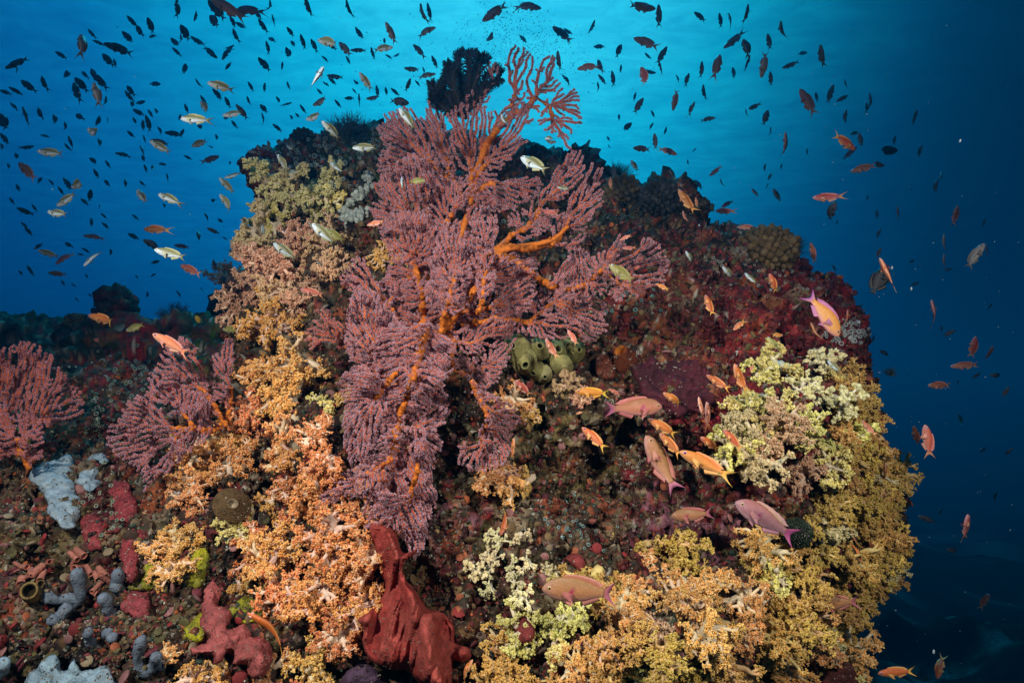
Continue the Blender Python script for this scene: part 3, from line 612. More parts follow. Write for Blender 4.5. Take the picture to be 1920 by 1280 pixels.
# the bare orange trunks of the big fan
big = [o for o in bpy.data.objects if o.name == "sea_fan"][0]; mb = MB()
for pts, r0, r1 in (([(770, 700, 1.5), (790, 620, 1.42), (780, 530, 1.44), (770, 450, 1.5), (765, 420, 1.52)], 14, 7), ([(735, 830, 1.4), (738, 770, 1.36), (765, 700, 1.36), (800, 640, 1.36), (832, 610, 1.32)], 13, 6), ([(800, 640, 1.42), (820, 560, 1.38), (850, 480, 1.42), (880, 390, 1.5), (886, 330, 1.60)], 9, 4), ([(832, 615, 1.30), (862, 578, 1.28), (895, 535, 1.29), (905, 500, 1.30)], 9, 6), ([(735, 830, 1.4), (745, 870, 1.33), (760, 920, 1.3)], 13, 6), ([(735, 960, 1.5), (730, 880, 1.45), (735, 830, 1.4)], 16, 16), ([(905, 480, 1.36), (960, 465, 1.38), (1030, 452, 1.40), (1065, 425, 1.42)], 6.5, 3.5), ([(905, 470, 1.36), (965, 490, 1.33), (1010, 522, 1.35), (1035, 530, 1.37)], 6.5, 4)):
    p = spline(pts, 26); w = at(p[:, 0], p[:, 1], p[:, 2]); rr = np.linspace(r0, r1, 26) * p[:, 2] / FPX
    tube(mb, w, rr, 10, STEMC * 1.05, noise=0.25, seed=3)
    for _ in range(30):
        i = R.randrange(26); blobs(mb, (w[i] + rng.normal(0, .55, 3) * rr[i])[None], [rr[i] * R.uniform(.35, .6)], ICO1, STEMC * R.uniform(.8, 1.15))
t = link("trunk", mb.mesh("trunk"), M_FANSTEM, big); t.matrix_parent_inverse = Matrix.Translation(-Vector(big.location))

sea_fan("smaller sea fan hanging below the huge one, just above the golden soft coral row", (880, 730, 1.5), [
 ([(880, 730), (905, 722), (916, 702), (934, 732), (966, 770), (976, 792), (960, 832), (956, 862), (926, 877), (890, 887), (862, 862), (870, 832), (898, 805), (905, 770)], [[(884, 715), (900, 748), (918, 792), (926, 845)], [(918, 792), (885, 850)], [(905, 760), (945, 780)]], 1.40, dict(seed=21, stem_r=7))])
sea_fan("bushy mauve sea fan with two bare orange stems growing beside the orange soft corals", (420, 800, 1.4), [
 ([(296, 690), (302, 658), (335, 622), (366, 648), (362, 690), (388, 702), (402, 760), (380, 790), (345, 760), (300, 740)], [[(425, 797), (398, 752), (376, 712), (352, 672)], [(385, 730), (335, 705)]], 1.36, dict(seed=22, stem_r=5.5)),
 ([(400, 655), (430, 628), (441, 660), (432, 722), (420, 762), (402, 742), (395, 700)], [[(428, 790), (434, 745), (426, 700), (428, 660)]], 1.38, dict(seed=23, stem_r=4.5)),
 ([(193, 832), (210, 790), (246, 742), (292, 692), (340, 720), (400, 762), (380, 832), (350, 852), (310, 882), (278, 922), (258, 882), (214, 852)], [[(415, 800), (370, 808), (310, 800), (250, 800)], [(370, 808), (330, 760), (300, 735)], [(345, 806), (300, 850)]], 1.34, dict(seed=24, stem_r=4.5, polyp=0.92)),
], polc=np.array((.45, .29, .37)))
sea_fan("dense pinkish red sea fan cut by the photo's edge above the blue grey sponge", (50, 880, 1.4), [
 ([(-70, 690), (-10, 662), (40, 643), (82, 650), (112, 690), (132, 720), (162, 746), (146, 782), (100, 792), (68, 802), (30, 780), (-60, 800)], [[(55, 870), (50, 800), (42, 720)], [(50, 800), (95, 772)], [(52, 830), (0, 770), (-40, 720)]], 1.40, dict(seed=31, stem_r=5.5, polyp=0.92)),
 ([(-70, 770), (0, 745), (50, 770), (80, 800), (78, 865), (30, 852), (-60, 880)], [[(55, 880), (30, 830), (0, 790)], [(30, 830), (60, 810)]], 1.34, dict(seed=32, stem_r=5, polyp=0.92)),
], polc=np.array((.42, .21, .26)))
# ------------------------------------------------------------------ soft corals
CREAM, PEACH = np.array((0.80, 0.62, 0.40)), np.array((0.80, 0.50, 0.30))
def colony_meshes(style, seed):
    """one soft coral colony of about unit radius growing along +z: stalk mesh and polyp mesh"""
    r = random.Random(seed); nr = np.random.default_rng(seed); st = MB(); ends = []
    stalkc, polc, tipc = STYLES[style]['stalk'], np.array(STYLES[style]['polyp']), np.array(STYLES[style]['tip'])
    def limb(p, d, L, r0, r1, lvl):
        d = d / np.linalg.norm(d); b = nr.normal(0, .16, 3) * L
        P = spline([p, p + d * L * .5 + b, p + d * L + b * .6 + np.array((0, 0, -.06)) * L], 5 if lvl < 3 else 3)
        w = np.linspace(0, 1, len(P))[:, None]; c = stalkc * (1 - w * .12) if lvl < 2 else stalkc * .85 + polc * .15
        tube(st, P, np.linspace(r0, r1, len(P)), 7 if lvl < 2 else 5, c, noise=.12, seed=seed)
        return P
    def around(d, ang, az):
        d = d / np.linalg.norm(d); a = np.array((1.0, 0, 0)) if abs(d[0]) < .8 else np.array((0, 1.0, 0)); u = np.cross(d, a); u /= np.linalg.norm(u); v = np.cross(d, u)
        return d * math.cos(ang) + (u * math.cos(az) + v * math.sin(az)) * math.sin(ang)
    S = STYLES[style]
    T = limb(np.array((0, 0, -.35)), np.array((r.uniform(-.2, .2), r.uniform(-.2, .2), 1.0)), .62, .21, .16, 0)
    n1 = S['n1']
    for i in range(n1):
        az = i * 2.4 + r.uniform(-.4, .4); an = r.uniform(.15, .5) if i < 2 else r.uniform(.65, 1.25)
        A = limb(T[-1 if i < 3 else r.choice((2, 3, 4))], around(np.array((0, 0, 1.0)), an, az), r.uniform(.42, .68), .135, .08, 1)
        for j in range(S['n2']):
            q = A[min(4, 1 + (j * 4) // S['n2'] + r.randint(0, 1))]; d = A[-1] - A[0]
            Bm = limb(q, around(d, r.uniform(.35, 1.05), r.uniform(0, 6.28)), r.uniform(.24, .42), .066, .04, 2)
            for k in range(S['n3']):
                q2 = Bm[r.choice((2, 3, 4, 4))]
                Cm = limb(q2, around(Bm[-1] - Bm[0], r.uniform(.3, 1.2), r.uniform(0, 6.28)), r.uniform(.10, .2), .026, .018, 3)
                ends.append((Cm[-1], Cm[-1] - Cm[0]))
                ends.append((Cm[-1] + nr.normal(0, .05, 3), Cm[-1] - Cm[0]))
            ends.append((Bm[-1], Bm[-1] - Bm[0]))
    E = np.array([e[0] for e in ends]); n = len(E); pm = MB(); k = S['beads']; rad = S['bead']
    idx = np.repeat(np.arange(n), k); off = nr.normal(0, 1, (n * k, 3)); off /= np.linalg.norm(off, axis=1, keepdims=True)
    C = E[idx] + off * S['spread'] * nr.uniform(.55, 1.1, (n * k, 1)); rr = rad * nr.uniform(.7, 1.25, n * k)
    mix = nr.random((n * k, 1)) ** 1.6; col = polc + (tipc - polc) * mix
    blobs(pm, C, rr, ICO0, col, off, S['stretch'])
    if S['fringe']:                                            # the open polyps' pale tentacles
        m = k * n * S['fringe']; i2 = nr.integers(0, n * k, m); o2 = nr.normal(0, 1, (m, 3)); o2 /= np.linalg.norm(o2, axis=1, keepdims=True); o2 = o2 * .6 + off[i2] * .7
        blobs(pm, C[i2] + o2 * rr[i2][:, None] * 1.15, rr[i2] * .30, OCT, tipc * nr.uniform(.8, 1.1, (m, 1)), o2, 1.8)
    return st.mesh("stalk"), pm.mesh("polyps")
STYLES = {
 'orange': dict(stalk=np.array((0.88, 0.66, 0.50)), polyp=(0.74, 0.225, 0.045), tip=(0.95, 0.56, 0.21), n1=7, n2=5, n3=4, beads=7, bead=.025, spread=.056, stretch=1.3, fringe=4),
 'amber': dict(stalk=np.array((0.86, 0.70, 0.46)), polyp=(0.71, 0.285, 0.055), tip=(0.94, 0.62, 0.24), n1=7, n2=5, n3=4, beads=7, bead=.025, spread=.056, stretch=1.3, fringe=4),
 'gold': dict(stalk=np.array((0.72, 0.50, 0.20)), polyp=(0.54, 0.30, 0.05), tip=(0.78, 0.56, 0.17), n1=8, n2=5, n3=4, beads=6, bead=.027, spread=.052, stretch=1.25, fringe=1),
 'yellow': dict(stalk=np.array((0.88, 0.78, 0.54)), polyp=(0.68, 0.57, 0.14), tip=(0.90, 0.82, 0.34), n1=7, n2=5, n3=3, beads=6, bead=.044, spread=.068, stretch=1.0, fringe=0),
 'lumpy': dict(stalk=np.array((0.86, 0.78, 0.56)), polyp=(0.72, 0.62, 0.28), tip=(0.90, 0.84, 0.54), n1=5, n2=4, n3=3, beads=7, bead=.056, spread=.076, stretch=1.0, fringe=0),
 'olive': dict(stalk=np.array((0.74, 0.62, 0.40)), polyp=(0.58, 0.47, 0.18), tip=(0.80, 0.72, 0.40), n1=7, n2=5, n3=4, beads=7, bead=.032, spread=.056, stretch=1.1, fringe=1),
 'tan': dict(stalk=np.array((0.80, 0.54, 0.38)), polyp=(0.60, 0.30, 0.14), tip=(0.85, 0.62, 0.38), n1=8, n2=5, n3=4, beads=7, bead=.027, spread=.056, stretch=1.2, fringe=2),
}
VARIANTS = {s: [colony_meshes(s, 100 * i + sum(map(ord, s))) for i in range(5)] for s in STYLES}
N_SOFT = 0
def soft_coral(px, py, size, style, label, group, lift=0.35, droop=0.35, depth_in=0.0, nw=.45):
    """size = radius in photograph pixels"""
    global N_SOFT
    h = hit(px, py)
    if h is None: return None
    d, p, n = h; rad = size * d / FPX
    v = -p / np.linalg.norm(p); ax = n * nw + v * .75 + np.array((0, 0, -droop)) + np.array((rng.normal(0, .22), 0, rng.normal(0, .22))); ax /= np.linalg.norm(ax)
    root = empty("soft_coral", tuple(p + ax * rad * (lift - .1) - v * depth_in))
    root.rotation_mode = 'QUATERNION'; q = Vector(ax).to_track_quat('Z', 'Y'); root.rotation_quaternion = q @ Matrix.Rotation(R.uniform(0, 6.28), 3, 'Z').to_quaternion()
    s = rad * R.uniform(.92, 1.08); root.scale = (s * R.uniform(.9, 1.1), s * R.uniform(.9, 1.1), s * .85)
    a, b = R.choice(VARIANTS[style]); link("stalk", a, M_STALK, root); link("polyps", b, M_POLYP, root)
    tag(root, label, "soft coral", group); N_SOFT += 1
    return root

def patch(poly, spacing, size, styles, label, group, seed, **kw):
    r = np.random.default_rng(seed); poly = np.array(poly, float); lo, hi = poly.min(0), poly.max(0); pts = []
    for _ in range(6000):
        q = r.uniform(lo, hi)
        if inside(poly, q[None])[0] and all(math.dist(q, o) > spacing for o in pts): pts.append(q)
    for q in pts:
        names = list(styles); wts = np.array([styles[s] for s in names], float); s = names[r.choice(len(names), p=wts / wts.sum())]
        soft_coral(q[0], q[1], size * r.uniform(.68, 1.38), s, label, group, **kw)

patch([(500, 335), (560, 322), (628, 340), (632, 378), (560, 388), (540, 420), (490, 450), (448, 490), (445, 440), (465, 410), (495, 370)], 34, 46, {'olive': 3, 'yellow': 1}, "olive yellow soft coral colony in the band under the reef's dark upper corner", "olive soft corals on the reef's shoulder", 1)
patch([(436, 510), (470, 480), (560, 440), (635, 450), (645, 500), (610, 530), (560, 565), (520, 600), (470, 560), (440, 575)], 36, 48, {'tan': 4, 'orange': 1}, "brownish orange soft coral colony in the cluster below the olive yellow band", "brownish orange soft corals", 2)
soft_coral(505, 585, 44, 'amber', "golden soft coral tuft at the bottom tip of the brownish orange cluster", None)
patch([(500, 690), (560, 660), (605, 690), (600, 740), (570, 790), (640, 830), (640, 880), (600, 900), (560, 880), (480, 880), (400, 870), (378, 840), (400, 805), (460, 775), (480, 720)], 44, 52, {'orange': 4, 'amber': 1}, "bright orange soft coral colony in the upper mass beside the huge sea fan", "bright orange soft corals, upper mass", 3)
patch([(540, 880), (620, 890), (650, 920), (690, 990), (690, 1060), (700, 1130), (680, 1180), (600, 1170), (540, 1120), (520, 1050), (500, 990), (510, 930)], 44, 56, {'orange': 5, 'amber': 1}, "bright orange soft coral colony with pale stalks beside the red elephant ear sponge", "bright orange soft corals, lower mass", 4)
patch([(430, 1050), (470, 1030), (520, 1050), (510, 1100), (450, 1090)], 44, 46, {'orange': 2, 'amber': 1}, "peach soft coral colony around the small ringed tube sponge", "peach soft corals by the tube sponge", 5)
patch([(345, 880), (400, 890), (395, 950), (370, 1010), (340, 940)], 42, 44, {'amber': 1, 'orange': 1}, "amber soft coral colony in the thin strip left of the brown disc sponge".replace(" left of", " beside"), "amber soft corals in the thin strip", 6)
for x, y, s, l in ((345, 1000, 46, "golden soft coral tuft topmost of three above the yellow green sponge"), (300, 1020, 42, "golden soft coral tuft reaching over the crimson crust"), (330, 1065, 46, "golden soft coral tuft lowest of three, hanging before the yellow green sponge")): soft_coral(x, y, s, 'amber', l, None)
for x, y, s, l in ((425, 985, 36, "pale yellow soft coral under the brown disc sponge"), (470, 965, 40, "pale yellow soft coral on the far edge of the brown disc sponge"), (455, 1000, 34, "small pale yellow soft coral lowest of three by the brown disc sponge")): soft_coral(x, y, s, 'yellow', l, None)
patch([(365, 1235), (420, 1230), (520, 1250), (590, 1235), (630, 1262), (630, 1300), (370, 1300)], 52, 46, {'amber': 2, 'orange': 1}, "golden soft coral tuft along the photo's bottom edge by the pink lumpy sponge", "golden soft corals along the bottom", 7)
soft_coral(312, 1228, 26, 'amber', "tiny golden soft coral tuft alone between grey finger sponges", None)
for x, y, s, st, l in ((910, 900, 44, 'amber', "golden soft coral beneath the smaller hanging sea fan"), (955, 905, 44, 'amber', "golden soft coral with feathery edge under the lone orange fish"), (1000, 895, 42, 'amber', "golden soft coral at the outer end of the middle row"), (945, 870, 34, 'tan', "dull brown soft coral behind the golden middle row"),
        (715, 490, 34, 'amber', "small golden soft coral behind the fan's upper side blade"), (745, 475, 34, 'amber', "small golden soft coral touching the bare orange trunk"), (965, 735, 42, 'amber', "gold soft coral below the olive sea squirts"), (1000, 760, 36, 'amber', "gold soft coral hanging lowest under the olive sea squirts"), (1065, 715, 38, 'tan', "buff soft coral near the yellow orange fish"), (1090, 735, 30, 'tan', "small buff soft coral beneath the other buff one"), (652, 745, 36, 'amber', "golden soft coral peeping out behind the fan's long plume"), (600, 745, 26, 'yellow', "little pale yellow soft coral beside the upper orange mass"), (610, 760, 26, 'yellow', "little pale yellow soft coral lowest beside the upper orange mass")):
    soft_coral(x, y, s, st, l, None)
for x, y, s, l in ((915, 1000, 24, "short lumpy pale yellow soft coral behind the thin orange fish"), (938, 1020, 26, "lumpy pale yellow soft coral just under the thin orange fish"), (975, 1000, 30, "cone of pale yellow polyps standing alone above the lumpy fingers"), (885, 1065, 28, "lumpy pale yellow finger at the outer end of the hanging row"), (915, 1065, 28, "lumpy pale yellow finger second in the hanging row"), (920, 1095, 26, "lumpy pale yellow finger tip at the bottom of the second finger"), (955, 1065, 26, "lumpy pale yellow finger in the middle of the hanging row"), (990, 1050, 28, "lumpy pale yellow finger high beside the rock hollow"), (978, 1090, 30, "lumpy pale yellow finger above the pinkish orange fish's nose"), (990, 1115, 28, "lumpy pale yellow knob by the nose of the pinkish orange fish"), (1028, 1060, 18, "tiny whitish yellow knob in the rock hollow")):
    soft_coral(x, y, s, 'lumpy', l, None, lift=.5)
for x, y, s, l in ((1045, 1085, 34, "pale yellow soft coral along the back of the pinkish orange fish"), (1080, 1085, 30, "pale yellow soft coral over the tail root of the pinkish orange fish"), (1050, 1150, 42, "big pale lumpy soft coral beneath the pinkish orange fish"), (1095, 1150, 42, "big pale lumpy soft coral beneath the fish's tail"), (1025, 1165, 34, "pale soft coral beside the dark red sponge knob"), (1040, 1205, 38, "pale feathery soft coral hanging under the lumpy pair")):
    soft_coral(x, y, s, 'yellow', l, None, lift=.5)
patch([(925, 1165), (990, 1150), (985, 1205), (940, 1210)], 40, 42, {'amber': 1, 'yellow': 1}, "cream soft coral colony around the dark red sponge knob", "cream soft corals round the red knob", 8)
patch([(1105, 1080), (1140, 1040), (1110, 1020), (1160, 1000), (1200, 975), (1280, 1025), (1290, 1060), (1400, 1050), (1440, 1060), (1440, 1130), (1350, 1180), (1200, 1180), (1130, 1130)], 41, 52, {'amber': 4, 'gold': 2, 'tan': 1}, "amber soft coral colony in the broad bank under the pink male fish", "amber soft corals of the broad bank", 9, lift=.45)
patch([(880, 1260), (960, 1230), (1020, 1250), (1150, 1190), (1350, 1190), (1440, 1140), (1530, 1130), (1560, 1160), (1590, 1210), (1570, 1270), (1300, 1300), (870, 1300)], 41, 54, {'amber': 3, 'gold': 4, 'yellow': 1}, "golden soft coral colony in the low bank along the photo's bottom edge", "golden soft corals of the low bank", 10, lift=.45)
patch([(1420, 1010), (1460, 1005), (1530, 1050), (1560, 1100), (1500, 1120), (1440, 1080)], 40, 48, {'gold': 3, 'yellow': 1, 'amber': 2}, "golden soft coral colony between the broad bank and the dark bush", "golden soft corals by the dark bush", 11, lift=.45)
patch([(1440, 690), (1470, 668), (1555, 660), (1590, 715), (1590, 760), (1510, 790), (1460, 760)], 42, 44, {'yellow': 5, 'lumpy': 1}, "bright pale yellow soft coral colony high on the reef's shoulder", "pale yellow soft corals, upper cluster", 12, lift=.5)
patch([(1350, 790), (1370, 745), (1420, 700), (1450, 760), (1440, 860), (1380, 870), (1345, 840)], 42, 44, {'yellow': 4, 'olive': 1}, "pale yellow soft coral colony beside the school of orange fish", "pale yellow soft corals, side cluster", 13, lift=.5)
patch([(1450, 780), (1510, 790), (1500, 880), (1470, 900), (1450, 850)], 42, 42, {'tan': 3, 'yellow': 1}, "pinkish cream soft coral colony between two yellow clusters", "pinkish cream soft corals", 14, lift=.5)
patch([(1510, 790), (1590, 770), (1610, 850), (1600, 930), (1565, 940), (1540, 860)], 42, 44, {'yellow': 5, 'gold': 1}, "greenish yellow soft coral colony running down to the golden edge", "greenish yellow soft corals, lower cluster", 15, lift=.5)
patch([(1605, 720), (1645, 700), (1655, 780), (1668, 880), (1664, 1000), (1640, 1090), (1610, 1140), (1570, 1185), (1590, 1130), (1565, 1080), (1510, 1030), (1515, 985), (1565, 945), (1612, 900), (1615, 800)], 38, 44, {'gold': 6, 'olive': 1}, "dense golden brown soft coral colony on the reef's outer edge by the open water", "golden brown soft corals of the outer edge", 16, lift=.25, droop=.15, nw=.15)

for i, y in enumerate(range(690, 1215, 24)):                 # the curtain along the rim against the open water
    xs = [x for x in range(1500, 1720, 4) if hit(x, y)]
    if xs:
        for off, sz in ((26, 34), (62, 40)):
            soft_coral(max(xs) - off + R.uniform(-5, 5), y + R.uniform(-6, 6) + (12 if off > 20 else 0), sz * R.uniform(.85, 1.15), 'gold' if R.random() < .85 else 'olive', "dense golden brown soft coral colony on the reef's outer edge by the open water", "golden brown soft corals of the outer edge", lift=.2, droop=.2, nw=.05)
# ------------------------------------------------------------------ sponges, sea squirts, hard corals, feather star
def lump(name, polys, label, cat, col, thick=0.022, reach=22, step=2.2, mat=None, sink=0.006, amps=((40, .006, 'f'), (110, .002, 'f')), col2=None, group=None, ridge=None, pores=0, lift=0.0, part_name="body"):
    """a sponge or crust: outlines in photograph pixels swelling out of the rock; several lobes make one thing"""
    root = None; first = None
    for i, poly in enumerate(polys):
        P = closed_spline(poly, 6); c = P.mean(0); g = np.array([(x, y) for x in np.linspace(P[:, 0].min(), P[:, 0].max(), 6) for y in np.linspace(P[:, 1].min(), P[:, 1].max(), 6)])
        gd = rock_depth(g[:, 0], g[:, 1]); M = np.c_[np.ones(len(g)), g - c]; k = np.linalg.lstsq(M, gd, rcond=None)[0]
        res = np.percentile(gd - M @ k, 35)
        dep = lambda x, y: k[0] + k[1] * (x - c[0]) + k[2] * (y - c[1]) + res + sink - lift
        V, Q, uv, fr, sd = inflate(P, dep, thick, reach, step, bump=ridge)
        for sc, a, kd in amps:
            N_ = normals_of(V, Q); h = fbm(V, sc, 3, int(sc) + i) if kd == 'f' else .5 - worley(V, sc, int(sc) + i); V = V + N_ * (a * h)[:, None]
        m = smooth01(fbm(V, 22, 3, 5 + i), -.15, .35)[:, None]; cc = np.array(col) + (np.array(col2 if col2 is not None else np.array(col) * .7) - np.array(col)) * m
        if pores:
            w = worley(V, pores, 9); cc = cc * (1 - .9 * smooth01(.2 - w, 0, .08))[:, None] + 0
        me = make_mesh(name, V, Q, None, cc)
        if len(polys) == 1: root = link(name, me, mat or M_SPONGE); first = root
        else:
            if root is None: root = empty(name, tuple(V.mean(0)))
            o = link("lobe", me, mat or M_SPONGE, root); o.matrix_parent_inverse = Matrix.Translation(-Vector(root.location))
    return tag(root, label, cat, group)

BLUEGREY, CRIMSON, PINKRED, BRICK = (0.29, 0.39, 0.44), (0.33, 0.055, 0.06), (0.42, 0.11, 0.10), (0.36, 0.072, 0.055)
lump("blue_sponge", [[(55, 897), (75, 872), (108, 862), (124, 848), (136, 858), (140, 892), (150, 938), (170, 930), (166, 948), (146, 952), (147, 985), (122, 991), (100, 976), (90, 960), (82, 922), (60, 906)], [(146, 890), (160, 862), (185, 850), (199, 862), (182, 882), (186, 906), (170, 924), (155, 912)]],
     "pale blue grey sponge with two lobes and dark flecks beside the crimson crust", "sponge", BLUEGREY, .022, 20, pores=60, lift=.015, mat=M_VELVET, amps=((26, .016, 'w'), (60, .006, 'w'), (120, .002, 'f')), col2=(.27, .34, .37))
lump("blue_sponge", [[(60, 1300), (74, 1252), (104, 1226), (120, 1250), (140, 1230), (156, 1252), (190, 1250), (214, 1270), (228, 1300)], [(-30, 1250), (0, 1236), (16, 1242), (18, 1256), (0, 1268), (-30, 1275)]],
     "pale blue grey lobed sponge lying on the photo's bottom edge", "sponge", (.24, .35, .40), .026, 20, pores=60, lift=.02, mat=M_VELVET, amps=((26, .020, 'w'), (60, .006, 'w')), col2=(.24, .32, .36))
lump("crimson_sponge", [[(200, 925), (222, 902), (240, 905), (250, 930), (262, 960), (246, 980), (277, 1000), (262, 1030), (256, 1082), (236, 1086), (224, 1030), (204, 985), (214, 950)], [(150, 962), (190, 970), (196, 1020), (170, 1032), (155, 1000)]],
     "rough crimson crust sponge below the bushy mauve sea fan", "sponge", CRIMSON, .018, 16, amps=((60, .010, 'w'), (140, .005, 'w')))
lump("crimson_sponge", [[(236, 1112), (270, 1104), (281, 1130), (276, 1170), (262, 1190), (247, 1217), (240, 1190), (255, 1160), (227, 1146)]], "narrow crimson crust sponge between grey finger sponges", "sponge", (.36, .07, .075), .016, 14, amps=((60, .008, 'w'), (140, .004, 'w')))
lump("pink_sponge", [[(386, 1110), (398, 1094), (412, 1104), (413, 1130), (432, 1150), (430, 1178), (458, 1168), (466, 1196), (490, 1196), (504, 1220), (496, 1252), (480, 1266), (470, 1240), (440, 1246), (430, 1226), (404, 1246), (392, 1230), (360, 1220), (388, 1206), (384, 1160)]],
     "lumpy pinkish red sponge with pale open mouths under the yellow green crust", "sponge", PINKRED, .036, 18, amps=((30, .014, 'f'), (70, .007, 'w')), lift=.015, mat=M_VELVET)
def ear_ridge(px, py):
    f = fbm(np.c_[(px + .25 * (py - 990)) / 26.0, py / 170.0, 0 * px], 1, 3, 77); a = .05 * f; b = .05 * np.exp(-((px - 735 - .30 * (py - 1000)) / 22) ** 2) + .03 * np.exp(-((px - 800 - .2 * (py - 1150)) / 16) ** 2)
    return a + b
lump("elephant_ear_sponge", [[(690, 985), (718, 978), (744, 998), (758, 1030), (778, 1026), (786, 1036), (766, 1054), (764, 1076), (784, 1110), (800, 1140), (828, 1150), (850, 1172), (852, 1205), (876, 1212), (882, 1228), (868, 1240), (848, 1238), (842, 1300), (790, 1280), (762, 1252), (735, 1254), (698, 1236), (680, 1204), (682, 1180), (672, 1160), (692, 1142), (712, 1122), (718, 1098), (708, 1062), (698, 1034)]],
     "big brick red elephant ear sponge with soft folds flaring below the sea fan", "sponge", BRICK, .05, 26, step=2.0, amps=((10, .010, 'f'), (40, .004, 'f')), ridge=ear_ridge, lift=.05, mat=M_VELVET, col2=(.34, .05, .04))
YG = (.42, .40, .02)
for p, l in (([(262, 1085), (275, 1055), (290, 1048), (297, 1090), (280, 1108), (242, 1102)], "yellow green crust between the crimson crust and a golden soft coral"), ([(348, 1080), (368, 1020), (392, 1030), (388, 1080), (362, 1107), (343, 1102)], "yellow green crust behind the lowest golden tuft"), ([(428, 1130), (480, 1118), (492, 1150), (472, 1167), (440, 1162)], "yellow green crust by the head of the slim orange fish"), ([(343, 1195), (360, 1160), (378, 1146), (388, 1160), (380, 1200)], "yellow green crust beside the lumpy pink sponge")):
    lump("yellow_crust", [p], l, "crust sponge", YG, .014, 14, col2=(.20, .20, .02), amps=((60, .010, 'w'), (150, .004, 'w')))
lump("purple_sponge", [[(645, 1265), (678, 1244), (716, 1260), (728, 1295), (640, 1298)]], "dusky purple sponge at the foot of the elephant ear sponge", "sponge", (.10, .06, .10), .04, 22, pores=40, lift=.02, mat=M_VELVET)
for p, l in (([(964, 1172), (984, 1154), (1004, 1180), (992, 1202), (970, 1202)], "smooth dark red sponge knob in the cream soft coral"), ([(1058, 1046), (1084, 1038), (1099, 1060), (1086, 1072), (1070, 1056)], "small dull red sponge above the pinkish orange fish's back")):
    lump("red_sponge", [p], l, "sponge", (.28, .055, .05), .028, 16, lift=.025, mat=M_VELVET)
lump("brown_sponge", [[(1520, 1300), (1556, 1252), (1598, 1244), (1610, 1300)]], "smooth reddish brown sponge at the reef's bottom corner", "sponge", (.16, .05, .04), .05, 24, lift=.05, mat=M_VELVET)
lump("tubercle_sponge", [[(1188, 700), (1215, 678), (1262, 680), (1300, 676), (1332, 696), (1334, 760), (1290, 776), (1240, 768), (1205, 742)]], "dark plum sponge covered in rounded knobs behind the orange fish", "sponge", (.10, .022, .032), .028, 20, amps=((34, .035, 'w'), (80, .004, 'f')), lift=.01, col2=(.06, .018, .026), mat=M_VELVET)
lump("brown_sponge", [[(1114, 676), (1140, 662), (1156, 690), (1150, 712), (1126, 712)]], "dark reddish brown sponge lump beside the orange mouthed tube", "sponge", (.12, .03, .015), .03, 16, amps=((50, .012, 'w'),), lift=.02)

def rod(name, label, cat, lines, r_px, col, mat=None, up=.012, noise=.55, group=None, k=10):
    """finger sponges: each line is [(px,py),...] standing up metres proud of the rock"""
    mb = MB(); ctr = None
    for ln in lines:
        p = spline(ln, 14); d = rock_depth(p[:, 0], p[:, 1]); d = np.full(14, np.percentile(d, 30)) - up + np.linspace(.02, -.01, 14); w = at(p[:, 0], p[:, 1], d)
        rr = r_px * d / FPX * (1 + .15 * np.sin(np.linspace(0, 9, 14))); rr[-1] *= .75; tube(mb, w, rr, k, col, noise=noise, seed=int(ln[0][0]))
    return tag(link(name, mb.mesh(name), mat or M_VELVET), label, cat, group)
GF = (.15, .19, .235)
rod("finger_sponge", "grey blue finger sponge with three branches near the pink cup corals", "sponge", [[(112, 1150), (135, 1135), (152, 1122), (148, 1095), (143, 1068)], [(150, 1125), (125, 1122), (105, 1125), (84, 1114)], [(130, 1135), (112, 1155), (92, 1166)]], 10, GF)
rod("finger_sponge", "grey blue finger sponge standing alone beside the narrow crimson crust", "sponge", [[(207, 1165), (202, 1140), (194, 1116)]], 10, GF)
rod("finger_sponge", "grey blue finger sponge leaning against the yellow green crust", "sponge", [[(240, 1128), (226, 1105), (220, 1090), (222, 1070)], [(228, 1110), (215, 1096)]], 9.5, GF)
rod("finger_sponge", "short grey blue finger sponge low beside the bottom crimson crust", "sponge", [[(172, 1212), (165, 1196), (166, 1182)]], 8, GF)
rod("finger_sponge", "stubby grey blue finger sponge under the lone grey finger", "sponge", [[(200, 1185), (212, 1198)]], 8, GF)
rod("finger_sponge", "forked grey blue finger sponge by the tiny golden tuft", "sponge", [[(282, 1262), (262, 1252), (258, 1225), (268, 1194)], [(272, 1258), (290, 1245), (292, 1226)], [(290, 1255), (306, 1245)]], 9, GF)

